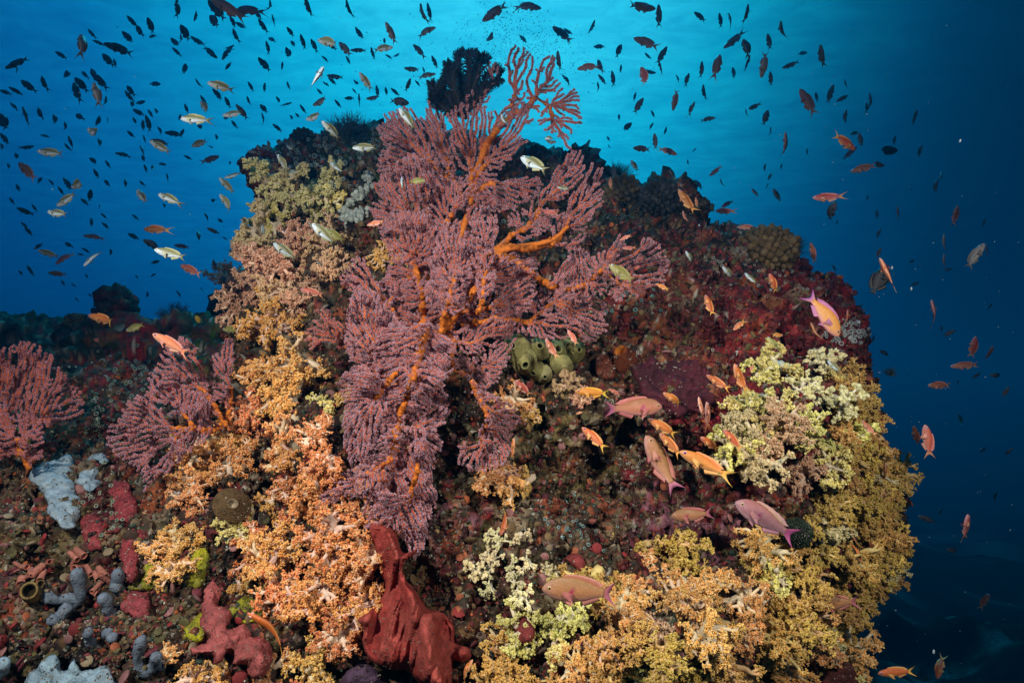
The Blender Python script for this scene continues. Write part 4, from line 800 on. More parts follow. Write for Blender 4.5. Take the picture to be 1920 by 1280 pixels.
def cup(mb, base, axis, r, h, col, hole, k=12, flare=1.0, bulge=0.0):
    """a tube with an open mouth: outer wall, rolled rim, dark inside"""
    axis = axis / np.linalg.norm(axis); t = np.array([-.15, .25, .6, .9, 1.0, 1.02, .98, .8, .45]); q = np.array([.9, 1 + bulge, 1 + bulge * .8, flare * .98, flare, flare * .86, flare * .70, flare * .62, flare * .5])
    P = base + axis * (t * h)[:, None]
    a = np.array((0, 0, 1.0)) if abs(axis[2]) < .8 else np.array((1.0, 0, 0)); u = np.cross(axis, a); u /= np.linalg.norm(u); v = np.cross(axis, u); an = np.arange(k) * 2 * math.pi / k
    wob = 1 + .08 * np.sin(an * 2 + r * 9999)
    V = P[:, None] + (q * r)[:, None, None] * wob[None, :, None] * (np.cos(an)[None, :, None] * u + np.sin(an)[None, :, None] * v); V = V.reshape(-1, 3); n = len(t)
    i = np.arange(n - 1)[:, None] * k; j = np.arange(k)[None]; j2 = (j + 1) % k; Q = np.stack([i + j, i + j2, i + k + j2, i + k + j], -1).reshape(-1, 4)
    V = np.concatenate([V, P[-1:]]); tr = [(n * k, (n - 1) * k + x, (n - 1) * k + (x + 1) % k) for x in range(k)]
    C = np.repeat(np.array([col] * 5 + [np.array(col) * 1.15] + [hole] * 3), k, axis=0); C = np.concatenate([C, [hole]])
    mb.add(V, quads=Q, tris=tr, col=C)
def tube_thing(name, label, cat, cups, group=None, mat=None, up=.015):
    """cups: (px, py, radius px, height px, lean x, lean y, colour, mouth colour, flare, bulge)"""
    mb = MB()
    for (x, y, r, h, lx, ly, col, hole, fl, bu) in cups:
        g = hit(x, y)
        if g is None: continue
        d, p, n = g; v = -p / np.linalg.norm(p); s = d / FPX; ax = v * .8 + RV * lx - UV * ly * -1.0 + n * .2
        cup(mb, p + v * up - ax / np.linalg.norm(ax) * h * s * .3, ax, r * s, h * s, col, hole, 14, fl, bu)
    return tag(link(name, mb.mesh(name), mat or M_VELVET), label, cat, group)
KH = (.22, .15, .05)
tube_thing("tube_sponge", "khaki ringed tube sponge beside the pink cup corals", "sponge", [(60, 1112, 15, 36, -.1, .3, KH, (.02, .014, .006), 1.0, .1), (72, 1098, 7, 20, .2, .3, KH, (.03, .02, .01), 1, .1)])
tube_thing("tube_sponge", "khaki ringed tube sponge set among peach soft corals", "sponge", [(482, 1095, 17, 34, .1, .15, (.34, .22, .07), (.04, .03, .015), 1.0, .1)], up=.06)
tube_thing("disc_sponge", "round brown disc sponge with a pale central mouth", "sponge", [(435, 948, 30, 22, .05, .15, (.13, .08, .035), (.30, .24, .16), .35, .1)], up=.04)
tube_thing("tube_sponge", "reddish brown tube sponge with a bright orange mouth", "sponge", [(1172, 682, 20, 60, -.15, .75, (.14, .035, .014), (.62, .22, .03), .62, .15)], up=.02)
OL = (.26, .24, .09)
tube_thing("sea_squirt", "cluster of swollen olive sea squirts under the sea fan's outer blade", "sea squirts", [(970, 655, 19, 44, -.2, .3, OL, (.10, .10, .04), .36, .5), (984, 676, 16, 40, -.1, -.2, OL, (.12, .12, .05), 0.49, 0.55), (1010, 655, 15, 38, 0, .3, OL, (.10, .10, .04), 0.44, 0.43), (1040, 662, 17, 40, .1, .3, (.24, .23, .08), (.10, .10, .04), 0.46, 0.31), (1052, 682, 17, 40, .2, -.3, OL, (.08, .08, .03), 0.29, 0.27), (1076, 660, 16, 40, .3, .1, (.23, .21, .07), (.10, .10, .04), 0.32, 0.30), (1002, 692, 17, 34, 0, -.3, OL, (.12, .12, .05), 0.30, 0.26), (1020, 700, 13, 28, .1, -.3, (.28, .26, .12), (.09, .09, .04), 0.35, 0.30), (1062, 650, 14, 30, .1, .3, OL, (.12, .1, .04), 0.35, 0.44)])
SAL = (.44, .17, .12)
for cl, l in ((((30, 1070), (44, 1062), (52, 1080), (40, 1086), (58, 1070), (34, 1058)), "bunch of salmon cup corals nearest the photo's edge"), (((72, 1066), (86, 1058), (92, 1070), (80, 1076)), "bunch of salmon cup corals above the khaki tube sponge"), (((136, 1040), (148, 1034), (155, 1062), (166, 1066), (140, 1052)), "bunch of salmon cup corals topmost beside the grey finger"), (((180, 1078), (190, 1070), (200, 1086), (186, 1096), (176, 1108)), "bunch of salmon cup corals between two grey finger sponges")):
    tube_thing("cup_coral", l, "cup coral", [(x, y, R.uniform(4, 6.5), R.uniform(14, 30), R.uniform(-1, 1), R.uniform(-.9, 1), np.array(SAL) * R.uniform(.8, 1.1), (.34, .10, .06), 1.15, 0) for x, y in cl])
# white grape-like sea squirts on the reef's shoulder
for pts, l in (([(688, 326), (692, 345), (682, 360), (664, 372), (652, 388), (645, 402)], "string of whitish grape sea squirts hanging over the bare brown hollow"), ([(640, 404), (655, 410), (668, 402), (676, 398), (674, 412)], "lower bunch of whitish grape sea squirts in the bare brown hollow")):
    mb = MB(); P = spline(pts, 26); gd = rock_depth(P[:, 0], P[:, 1]); tube(mb, at(P[:, 0], P[:, 1], gd - .006), 4.5 * gd / FPX, 7, (.34, .38, .32))
    for q in P:
        for _ in range(4):
            x, y = q + rng.normal(0, 4.5, 2); h = hit(x, y)
            if h: blobs(mb, (h[1] - h[1] / h[0] * .006)[None], [R.uniform(3.0, 5.5) * h[0] / FPX], ICO1, np.array((.46, .52, .44)) * R.uniform(.7, 1.1))
    tag(link("grape_sea_squirt", mb.mesh("grape_sea_squirt"), M_VELVET), l, "sea squirts")

def knob_coral(px, py, rad, label, col, n=170, kn=.16, col2=None, name="hard_coral"):
    h = hit(px, py)
    d = h[0] - .05 if h else 2.2
    c = at(px, py, d); r = rad * d / FPX; mb = MB(); bv, bf = ICO3; V = bv * np.array((r, r * .8, r * .85)); V = V * (1 + .12 * fbm(V + c, 2 / r, 3, 4))[:, None]; mb.add(V + c, tris=bf, col=np.array(col) * .5)
    g = (1 + 5 ** .5) / 2; i = np.arange(n) + .5; ph = np.arccos(1 - 2 * i / n); th = 2 * math.pi * i / g; D = np.c_[np.cos(th) * np.sin(ph), np.sin(th) * np.sin(ph), np.cos(ph)]
    C = c + D * np.array((r, r * .8, r * .85)) * (1 + rng.normal(0, .05, (n, 1))); blobs(mb, C, r * kn * rng.uniform(.7, 1.3, n), ICO1, np.array(col) * rng.uniform(.6, 1.3, (n, 1)), D, 1.5)
    return tag(link(name, mb.mesh(name), M_SPONGE), label, "hard coral")
knob_coral(1440, 470, 46, "knobbly brown hard coral dome on the reef's far shoulder", (.16, .11, .05))
knob_coral(1165, 362, 32, "dull brown lobed hard coral on the skyline beside the sea fan", (.13, .10, .05), 90, .2)
knob_coral(1238, 372, 34, "black bumpy hard coral on the skyline", (.025, .03, .035), 120, .17)
knob_coral(570, 262, 20, "small black coral head on the reef's top edge", (.02, .03, .03), 90, .2)
knob_coral(1492, 998, 28, "dark bottle green coral bush above the golden bank", (.03, .05, .028), 420, .075)

def bush(px, py, rad, d, label, col, n=150, flat=.6):
    """bushy hydroid: fine twigs fanning out and up"""
    mb = MB(); c = at(px, py, d); r = rad * d / FPX
    for i in range(n):
        a = rng.uniform(0, 6.28); e = rng.uniform(.1, 1.5); D = np.array((math.cos(a) * math.cos(e), math.sin(a) * math.cos(e) * flat, math.sin(e))); L = r * rng.uniform(.7, 1.1)
        P = spline([c, c + D * L * .5 + rng.normal(0, .06, 3) * r, c + D * L], 6); tube(mb, P, np.linspace(.010, .004, 6) * r * 1.6, 4, np.array(col) * R.uniform(.6, 1.2))
        for k in range(9):
            q = P[2 + k % 4]; e2 = q + (D + rng.normal(0, .55, 3)) * r * .2; tube(mb, np.array([q, (q + e2) / 2 + rng.normal(0, .01, 3) * r, e2]), np.array((.006, .005, .003)) * r * 1.6, 3, np.array(col) * R.uniform(.6, 1.3), cap=False)
    return tag(link("bushy_hydroid", mb.mesh("bushy_hydroid"), M_DARK), label, "hydroid")
bush(655, 275, 52, 2.3, "feathery teal grey hydroid bush rising behind the reef's top", (.06, .10, .11), 190)
bush(1160, 345, 34, 2.35, "fine dark hydroid bush beside the lobed brown coral", (.03, .05, .05), 120)
bush(1480, 480, 36, 2.2, "fine bluish hydroid bush behind the knobbly coral dome", (.04, .07, .08), 120)
bush(1335, 470, 34, 2.0, "fuzzy teal hydroid bush by the knobbly coral dome", (.04, .09, .08), 120)
bush(328, 606, 34, 2.7, "fan shaped hydroid bush on the far ridge saddle", (.05, .07, .08), 120)
bush(1670, 705, 16, 1.95, "tiny hydroid tuft on the reef's outer rim", (.05, .06, .03), 50)
knob_coral(140, 604, 16, "pale coral head on the far ridge crest", (.10, .11, .07), 80, .2)

# feather star on top of the big fan
fs = empty("feather_star", tuple(at(870, 215, 1.66))); tag(fs, "black feather star with curled feathery arms perched on top of the sea fan", "feather star")
inv = Matrix.Translation(-Vector(fs.location))
arms = [([(872, 215), (868, 180), (862, 150), (845, 130), (838, 118)]), ([(872, 215), (870, 170), (862, 130), (858, 105), (868, 98)]), ([(872, 213), (878, 165), (880, 128), (880, 102), (890, 100)]), ([(874, 213), (888, 165), (898, 128), (905, 108), (915, 112)]), ([(874, 213), (898, 170), (915, 142), (930, 128), (940, 136)]), ([(874, 214), (895, 185), (912, 165), (930, 155), (938, 148)]),
        ([(870, 215), (850, 180), (842, 150), (836, 140), (846, 122)]), ([(868, 216), (845, 195), (825, 180), (812, 165), (808, 155)]), ([(868, 217), (845, 203), (822, 196), (810, 186), (812, 172)]), ([(868, 218), (848, 212), (830, 200), (818, 178), (828, 160)]), ([(868, 216), (850, 200), (835, 175), (825, 158), (838, 152)]), ([(870, 218), (862, 195), (852, 168), (850, 140), (858, 122)]), ([(872, 216), (884, 185), (890, 150), (893, 120), (900, 104)]), ([(870, 219), (858, 208), (856, 190), (860, 175), (868, 190)])]
for i, ar in enumerate(arms):
    P = spline(ar, 34); d = 1.66 + .05 * math.sin(i * 2.1) * np.linspace(0, 1, 34) + .02 * np.sin(np.linspace(0, 3, 34) + i); W = at(P[:, 0], P[:, 1], d); s = 1.66 / FPX; mb = MB()
    tube(mb, W, np.linspace(2.2, 1.0, 34) * s, 6, (.035, .02, .012))
    T = np.gradient(W, axis=0); T /= np.linalg.norm(T, axis=1, keepdims=True); Sd = np.cross(T, W / np.linalg.norm(W, axis=1, keepdims=True))
    for q in range(3, 34):
        for sg in (-1, 1, -.5, .5):
            for f in (0, .5):
                b = W[q] * (1 - f) + W[max(q - 1, 0)] * f; L = 16 * s * (1 - .35 * q / 34) * R.uniform(.8, 1.1); D = Sd[q] * sg + T[q] * .55 + np.array((0, R.uniform(-.7, .7), 0)); e = b + D / np.linalg.norm(D) * L
                tube(mb, np.array([b, (b + e) / 2 + T[q] * L * .12, e]), np.array((1.0, 1.1, .6)) * s, 3, np.array((.014, .016, .02)) * R.uniform(.6, 1.5), cap=False)
    for q in range(12, 34, 2): blobs(mb, (W[q] + Sd[q] * R.uniform(-10, 10) * s)[None], [R.uniform(1, 1.8) * s], ICO0, (.03, .035, .04))
    o = link("arm", mb.mesh("arm"), M_DARK, fs); o.matrix_parent_inverse = inv
mb = MB(); blobs(mb, at(870, 216, 1.66)[None], [9 * 1.66 / FPX], ICO2, (.03, .018, .012)); o = link("disc", mb.mesh("disc"), M_DARK, fs); o.matrix_parent_inverse = inv
# ------------------------------------------------------------------ fish
ST_X = np.array((.500, .485, .450, .385, .29, .17, .04, -.09, -.19, -.27, -.33))
PROFILE = {   # upper half height, lower half height, half width at ST_X
 'anthias': ((.006, .030, .058, .092, .119, .133, .129, .102, .068, .043, .036), (.006, .026, .050, .080, .106, .119, .115, .089, .058, .038, .033), (.005, .018, .034, .050, .060, .063, .058, .046, .030, .019, .013)),
 'male':    ((.008, .040, .078, .128, .166, .180, .168, .132, .090, .062, .056), (.008, .033, .062, .100, .132, .148, .142, .112, .078, .055, .052), (.005, .018, .034, .050, .060, .063, .058, .046, .030, .019, .013)),
 'chromis': ((.007, .030, .058, .095, .126, .145, .140, .108, .070, .044, .036), (.007, .030, .058, .094, .128, .148, .140, .102, .062, .038, .033), (.006, .022, .040, .060, .074, .078, .070, .052, .032, .019, .013)),
 'oval':    ((.008, .034, .070, .118, .158, .178, .172, .132, .078, .046, .036), (.008, .032, .066, .112, .150, .170, .166, .126, .074, .042, .034), (.007, .022, .040, .056, .068, .072, .066, .048, .030, .018, .013)),
 'round':   ((.010, .050, .100, .160, .205, .225, .220, .175, .105, .055, .045), (.010, .045, .090, .150, .195, .218, .215, .170, .100, .052, .044), (.008, .024, .044, .062, .076, .080, .074, .054, .032, .019, .013)),
}
def bend_y(x, b): return b * np.minimum(0, x - .12) ** 2 * np.where(x < .12, 1, 0)
def fish_body(sp, colf, bend):
    u, l, w = (np.array(a) for a in PROFILE[sp]); k = 14; a = np.arange(k) * 2 * math.pi / k; n = 23
    xs = np.interp(np.linspace(0, 1, n), np.linspace(0, 1, len(ST_X)), ST_X); f = lambda v: np.interp(-xs, -ST_X, v)
    U, Lo, Wd = f(u), f(l), f(w); V = []
    for i in range(n):
        z = np.sin(a); y = np.cos(a); V.append(np.c_[np.full(k, xs[i]), y * Wd[i] * (1 - .25 * np.abs(z)), np.where(z > 0, z * U[i], z * Lo[i])])
    V = np.concatenate(V); j = np.arange(k)[None]; j2 = (j + 1) % k; i = np.arange(n - 1)[:, None] * k
    Q = np.stack([i + j, i + k + j, i + k + j2, i + j2], -1).reshape(-1, 4)
    V = np.concatenate([V, [[.503, 0, 0], [xs[-1] - .004, 0, 0]]]); tr = [(n * k, q, (q + 1) % k) for q in range(k)] + [(n * k + 1, (n - 1) * k + (q + 1) % k, (n - 1) * k + q) for q in range(k)]
    zn = V[:, 2] / np.interp(-V[:, 0], -ST_X, u); C = colf(V[:, 0], zn)
    V[:, 1] += bend_y(V[:, 0], bend); return V, Q, tr, C
def strip_fin(pairs, col, tipc, bend, y0=0.0, splay=0.0, th=.0035):
    """a fin as a thin two sided web between base and tip points (x, z)"""
    B = np.array([p[0] for p in pairs], float); T = np.array([p[1] for p in pairs], float); M = (B + T) / 2; n = len(B); rows = []
    for sg in (1, -1):
        for P, t, s in ((B, 1.0, 0), (M, .8, .5), (T, .3, 1.0)): rows.append(np.c_[P[:, 0], np.full(n, y0 + sg * th * t) + splay * s, P[:, 1]])
    V = np.concatenate(rows); Q = []
    for i in range(n - 1):
        for r0 in (0, 1): Q.append((r0 * n + i, r0 * n + i + 1, (r0 + 1) * n + i + 1, (r0 + 1) * n + i)); o = 3 * n; Q.append((o + r0 * n + i, o + (r0 + 1) * n + i, o + (r0 + 1) * n + i + 1, o + r0 * n + i + 1))
        Q.append((2 * n + i, 2 * n + i + 1, 5 * n + i + 1, 5 * n + i))
    c0, c1 = np.array(col), np.array(tipc); C = np.concatenate([np.tile(c, (n, 1)) for c in (c0, (c0 + c1) / 2, c1)] * 2); V[:, 1] += bend_y(V[:, 0], bend); return V, np.array(Q), None, C
def fish_parts(sp, pal, bend):
    top = lambda x: float(np.interp(-x, -ST_X, PROFILE[sp][0])); bot = lambda x: -float(np.interp(-x, -ST_X, PROFILE[sp][1]))
    g = lambda a, b, n: np.linspace(a, b, n); out = {}
    fork = {'anthias': .17, 'male': .11, 'chromis': .17, 'oval': .11, 'round': .05}[sp]; span = {'anthias': .16, 'male': .17, 'chromis': .17, 'oval': .14, 'round': .11}[sp]
    tp = []
    for t in g(-1, 1, 13): tp.append(((-.315, t * .042), (-.40 - fork * abs(t) ** 1.5 + .0 * t, t * span)))
    out['tail_fin'] = strip_fin(tp, pal['tail'], pal['tailtip'], bend)
    dh = {'anthias': .055, 'male': .05, 'chromis': .06, 'oval': .06, 'round': .06}[sp]
    dp = []
    for i, x in enumerate(g(.24, -.25, 12)):
        t = i / 11; h = dh * (.55 + .6 * t if t < .8 else 1.1 * (1 - (t - .8) / .35)) * (1 + (.07 if i % 2 else -.03)); dp.append(((x, top(x) - .012), (x - .035 - .05 * t, top(x) + h)))
    out['dorsal_fin'] = strip_fin(dp, pal['dorsal'], pal['fin'], bend)
    out['anal_fin'] = strip_fin([((x, bot(x) + .012), (x - .05, bot(x) - dh * (1.15 - .5 * i / 5))) for i, x in enumerate(g(-.03, -.24, 6))], pal['fin'], pal['fin'], bend)
    for k, sg in enumerate((1, -1)):
        out[f'pelvic_fin{k}'] = strip_fin([((x, bot(x) + .012), (x - .11 + .02 * i, bot(x) - .055 + .02 * i)) for i, x in enumerate(g(.20, .15, 4))], pal['fin'], pal['fin'], bend, y0=sg * .012, splay=sg * .02)
        yw = float(np.interp(-.24, -ST_X, PROFILE[sp][2])); out[f'pectoral_fin{k}'] = strip_fin([((.235, z), (.11 - .02 * abs(i - 2), z * 2.2 - .035)) for i, z in enumerate(g(.012, -.045, 5))], pal['pec'], pal['fin'], bend, y0=sg * (yw * .93), splay=sg * .055)
    return out
def eye_geo(sp, sg, pal):
    yw = float(np.interp(-.405, -ST_X, PROFILE[sp][2])); bv, bf = ICO2; r = pal['eye']; V = bv * np.array((r, r * .55, r)); d = np.hypot(bv[:, 0], bv[:, 2])
    out_ = bv[:, 1] * sg > 0; C = np.where((d < .55)[:, None] & out_[:, None], (.006, .006, .008), np.where((d < .86)[:, None], pal['iris'], pal['ring'])); return V + (.405, sg * yw * .78, .028), None, bf, C
def lerp3(a, b, t): return np.array(a) + (np.array(b) - np.array(a)) * np.asarray(t)[:, None]
def col_anthias(back, side, belly):
    def f(x, z): c = lerp3(side, back, smooth01(z, .1, .9)); return c + (np.array(belly) - c) * (smooth01(-z, .25, .85) * .85 + .35 * smooth01(x, .3, .48))[:, None].clip(0, 1)
    return f
def col_male(back, side, belly, spot):
    base = col_anthias(back, side, belly)
    def f(x, z): c = base(x, z); m = (((x - .13) / .042) ** 2 + ((z - .12) / .22) ** 2 < 1); c[m] = spot; return c
    return f
PAL = {
 'orange': ('anthias', col_anthias((.62, .13, .02), (.68, .18, .045), (.74, .34, .22)), dict(tail=(.80, .32, .06), tailtip=(.85, .50, .10), dorsal=(.72, .19, .05), fin=(.85, .42, .14), pec=(.80, .36, .10), eye=.033, iris=(.55, .25, .5), ring=(.85, .5, .4))),
 'pink':   ('anthias', col_anthias((.58, .13, .055), (.66, .20, .11), (.74, .42, .38)), dict(tail=(.70, .24, .14), tailtip=(.78, .40, .16), dorsal=(.66, .17, .10), fin=(.76, .36, .26), pec=(.72, .32, .2), eye=.033, iris=(.55, .25, .5), ring=(.85, .6, .55))),
 'yellow': ('anthias', col_anthias((.80, .34, .03), (.84, .36, .03), (.86, .42, .08)), dict(tail=(.70, .42, .04), tailtip=(.75, .55, .06), dorsal=(.80, .36, .04), fin=(.82, .46, .06), pec=(.8, .4, .1), eye=.033, iris=(.5, .25, .5), ring=(.8, .5, .3))),
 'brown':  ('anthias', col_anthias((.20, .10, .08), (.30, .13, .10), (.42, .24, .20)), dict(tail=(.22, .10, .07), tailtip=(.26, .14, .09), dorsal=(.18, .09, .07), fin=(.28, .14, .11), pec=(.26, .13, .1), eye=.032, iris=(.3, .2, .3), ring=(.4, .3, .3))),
 'male':   ('male', col_male((.36, .17, .06), (.52, .22, .10), (.56, .28, .27), (.42, .01, .12)), dict(tail=(.46, .15, .15), tailtip=(.36, .11, .20), dorsal=(.46, .13, .08), fin=(.52, .18, .16), pec=(.52, .2, .14), eye=.028, iris=(.75, .55, .2), ring=(.55, .3, .3))),
 'malepink': ('male', col_male((.50, .22, .16), (.58, .27, .25), (.64, .40, .45), (.45, .005, .12)), dict(tail=(.50, .10, .20), tailtip=(.44, .08, .26), dorsal=(.58, .38, .2), fin=(.56, .26, .30), pec=(.58, .24, .22), eye=.028, iris=(.8, .65, .3), ring=(.6, .35, .35))),
 'malesun': ('male', col_male((.80, .28, .06), (.82, .32, .10), (.74, .30, .38), (.8, .3, .12)), dict(tail=(.74, .34, .20), tailtip=(.48, .14, .50), dorsal=(.60, .20, .40), fin=(.6, .22, .42), pec=(.7, .3, .3), eye=.028, iris=(.6, .4, .3), ring=(.6, .3, .3))),
 'chromis': ('chromis', lambda x, z: lerp3((.18, .18, .065), (.60, .73, .80), smooth01(-z + .35 * smooth01(x, .1, .45), -.25, .40)), dict(tail=(.30, .29, .13), tailtip=(.04, .04, .03), dorsal=(.20, .20, .07), fin=(.34, .35, .18), pec=(.45, .45, .3), eye=.042, iris=(.86, .88, .90), ring=(.84, .86, .9))),
 'olive':  ('chromis', lambda x, z: lerp3((.28, .27, .05), (.52, .52, .22), smooth01(-z, -.2, .6)), dict(tail=(.36, .33, .08), tailtip=(.2, .2, .06), dorsal=(.24, .24, .06), fin=(.36, .34, .1), pec=(.45, .45, .2), eye=.042, iris=(.86, .88, .90), ring=(.7, .72, .5))),
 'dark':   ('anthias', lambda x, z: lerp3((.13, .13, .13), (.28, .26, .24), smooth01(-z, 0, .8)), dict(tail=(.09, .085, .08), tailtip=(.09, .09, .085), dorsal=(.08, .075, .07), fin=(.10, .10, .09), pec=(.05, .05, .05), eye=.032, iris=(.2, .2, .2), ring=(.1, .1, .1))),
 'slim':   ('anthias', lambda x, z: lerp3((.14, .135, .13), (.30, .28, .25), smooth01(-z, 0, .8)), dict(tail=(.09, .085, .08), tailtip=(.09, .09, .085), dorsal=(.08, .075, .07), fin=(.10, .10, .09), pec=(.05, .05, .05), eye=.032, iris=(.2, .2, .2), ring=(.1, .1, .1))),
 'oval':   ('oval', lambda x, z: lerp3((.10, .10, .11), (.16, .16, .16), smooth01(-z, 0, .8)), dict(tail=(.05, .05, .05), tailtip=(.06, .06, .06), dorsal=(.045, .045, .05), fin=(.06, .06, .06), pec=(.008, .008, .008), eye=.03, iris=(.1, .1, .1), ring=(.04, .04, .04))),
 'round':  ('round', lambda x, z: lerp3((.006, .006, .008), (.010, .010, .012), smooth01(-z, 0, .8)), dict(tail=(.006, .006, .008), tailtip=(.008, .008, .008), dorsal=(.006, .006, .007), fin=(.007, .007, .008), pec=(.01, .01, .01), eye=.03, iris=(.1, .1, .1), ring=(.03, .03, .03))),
 'lemon':  ('round', lambda x, z: lerp3((.80, .55, .02), (.85, .62, .04), smooth01(-z, 0, .8)), dict(tail=(.8, .55, .03), tailtip=(.8, .6, .1), dorsal=(.8, .5, .02), fin=(.8, .55, .05), pec=(.8, .6, .1), eye=.03, iris=(.1, .1, .1), ring=(.6, .4, .05))),
}
BENDS = (0.0, .55, -.55, .9, -.9)
_cache = {}
def fish_data(kind, bi, whole):
    key = (kind, bi, whole)
    if key not in _cache:
        sp, cf, pal = PAL[kind]; b = BENDS[bi]; V, Q, T, C = fish_body(sp, cf, b); parts = fish_parts(sp, pal, b); res = {}
        def mk(n, g): m = MB(); m.add(g[0], g[1], g[2], g[3]); me = m.mesh(n); return me
        if whole:
            m = MB(); m.add(V, Q, T, C)
            for g in list(parts.values()) + [eye_geo(sp, 1, pal), eye_geo(sp, -1, pal)]: m.add(*g)
            res['body'] = m.mesh(kind)
        else:
            res['body'] = mk(kind, (V, Q, T, C))
            for n, g in parts.items(): res[n] = mk(n.rstrip('01'), g)
            res['eye0'] = mk('eye', eye_geo(sp, 1, pal)); res['eye1'] = mk('eye', eye_geo(sp, -1, pal))
        _cache[key] = res
    return _cache[key]

REAL = {'orange': .082, 'pink': .082, 'yellow': .082, 'brown': .092, 'male': .125, 'malepink': .125, 'malesun': .115, 'chromis': .058, 'olive': .060, 'dark': .062, 'slim': .062, 'oval': .068, 'round': .085, 'lemon': .05}
NAMES = {'orange': 'anthias', 'pink': 'anthias', 'yellow': 'anthias', 'brown': 'anthias', 'male': 'anthias', 'malepink': 'anthias', 'malesun': 'anthias', 'chromis': 'chromis', 'olive': 'chromis', 'dark': 'dark_fish', 'slim': 'slender_fish', 'oval': 'black_fish', 'round': 'black_fish', 'lemon': 'yellow_fish'}
FISH = []
def fish(kind, px, py, length, ang, label=None, group=None, roll=None, yaw=None, bend=None, front=True):
    """length in photograph pixels, ang = where the head points (0 right, 90 up)"""
    r = R
    length = length * (1.07 if length < 60 else 1.03)
    yaw = r.uniform(-28, 28) if yaw is None else yaw
    a = math.radians(ang); yw = math.radians(yaw); L = REAL[kind] * r.uniform(.92, 1.08)
    d = FPX * L * math.cos(yw) / max(length, 6)
    if front:
        lim = 99.0
        for ox, oy in ((0, 0), (.3, 0), (-.3, 0)):
            h = hit(px + ox * length * math.cos(a), py - ox * length * math.sin(a))
            if h: lim = min(lim, h[0] - .13)
            f = FANBVH.ray_cast(Vector((0, 0, 0)), Vector(at(px + ox * length * math.cos(a), py - ox * length * math.sin(a), 1.0)).normalized())
            if f[0] is not None: lim = min(lim, float(np.array(f[0]) @ FV) - .06)
        if d > lim: L *= lim / d; d = lim
    d = min(d, 9.0)
    hd = (math.cos(a) * RV + math.sin(a) * UV) * math.cos(yw) + FV * math.sin(yw)
    s0 = -math.sin(a) * RV + math.cos(a) * UV
    if s0 @ UV < 0: s0 = -s0
    if abs(s0 @ UV) < .25: s0 = s0 if (s0 @ RV) * (1 if math.cos(a) <= 0 else -1) > 0 else -s0
    roll = r.gauss(0, 14) if roll is None else roll
    ro = math.radians(roll); up = s0 * math.cos(ro) + FV * math.sin(ro); up = up - hd * (up @ hd); up /= np.linalg.norm(up); y = np.cross(up, hd)
    M = Matrix(((hd[0], y[0], up[0]), (hd[1], y[1], up[1]), (hd[2], y[2], up[2])))
    bi = r.choice((0, 0, 1, 2, 3, 4)) if bend is None else bend
    whole = length < 26
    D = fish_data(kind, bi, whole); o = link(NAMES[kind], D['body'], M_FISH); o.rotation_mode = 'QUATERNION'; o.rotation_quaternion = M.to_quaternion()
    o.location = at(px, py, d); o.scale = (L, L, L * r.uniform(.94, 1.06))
    if not whole:
        for n, me in D.items():
            if n != 'body': link(n.rstrip('01'), me, M_EYE if n.startswith('eye') else M_FIN, o)
    FISH.append(dict(o=o, kind=kind, x=px, y=py, len=length, ang=ang % 360, label=label, group=group, roll=roll)); return o
_fv = []; _ff = []; _n = 0
for o in bpy.data.objects:
    if o.name.startswith("frond"):
        me = o.data; v = np.empty(len(me.vertices) * 3); me.vertices.foreach_get("co", v); v = v.reshape(-1, 3); pick = v[::6]
        for c in pick[::3]: q = .012; _fv += [tuple(c + (-q, 0, -q)), tuple(c + (q, 0, -q)), tuple(c + (0, 0, q))]; _ff.append((_n, _n + 1, _n + 2)); _n += 3
FANBVH = BVHTree.FromPolygons(_fv, _ff)

# ---- the individuals that can be told apart
fish('male', 1192, 765, 100, 2, "big mauve olive male fish with a magenta spot and sail fin among the orange school", roll=4, yaw=8, bend=3)
fish('male', 1086, 1108, 136, 176, "pinkish orange male fish hovering over the lumpy pale yellow corals", roll=0, yaw=0, bend=0)
fish('malepink', 1432, 972, 116, 150, "pink male fish with magenta spot and long dorsal ray above the amber bank", roll=0, yaw=5, bend=1)
fish('male', 1236, 868, 112, 116, "mauve male fish with purple tail swimming up under the orange school", roll=12, yaw=0, bend=1)
fish('male', 1297, 966, 70, 188, "dull orange fish with a mauve tail beside the pink male", roll=0, yaw=20, bend=2)
fish('male', 1566, 1130, 74, 200, "brownish male fish with purple tail over the golden corals near the outer edge", roll=0, yaw=15, bend=1)
fish('malesun', 1546, 590, 94, 302, "orange male fish with violet tail fin diving along the maroon rock", roll=0, yaw=0, bend=1)
fish('pink', 1811, 987, 50, 100, "pink fish with violet tail alone over the deep dark water", roll=20)
fish('orange', 508, 1174, 100, 150, "slim bright orange fish below the orange soft corals, passing the yellow green crust", roll=-50, yaw=0, bend=3)
fish('orange', 1320, 869, 98, 154, "large orange fish with yellow tail in the middle of the school", roll=0, yaw=5)
fish('yellow', 1110, 736, 58, 176, "yellow orange fish heading the school beside the buff corals", roll=0, yaw=0)
fish('orange', 1113, 821, 54, 138, "orange fish with yellow tail below the yellow orange one", roll=0)
fish('orange', 1242, 801, 58, 150, "orange fish tucked under the big male's tail side belly", roll=0)
fish('orange', 1256, 833, 52, 132, "orange fish touching the purple tailed male's back", roll=0)
fish('orange', 1262, 748, 44, 148, "orange fish just ahead of the big male's nose", roll=0)
fish('orange', 1344, 716, 44, 146, "orange fish under the maroon rock, above the paired fish", roll=0)
fish('orange', 1385, 708, 54, 115, "upright orange fish at the rim of the pale yellow corals", roll=20)
fish('pink', 1314, 764, 38, 98, "upright pink fish behind its twin beside the plum sponge", roll=40)
fish('pink', 1326, 778, 50, 100, "upright pink fish in front of its twin beside the plum sponge", roll=40)
fish('orange', 1330, 831, 44, 146, "small orange fish over the large one's back", roll=0)
fish('orange', 1373, 824, 46, 130, "orange fish at the edge of the pale yellow side corals", roll=0)
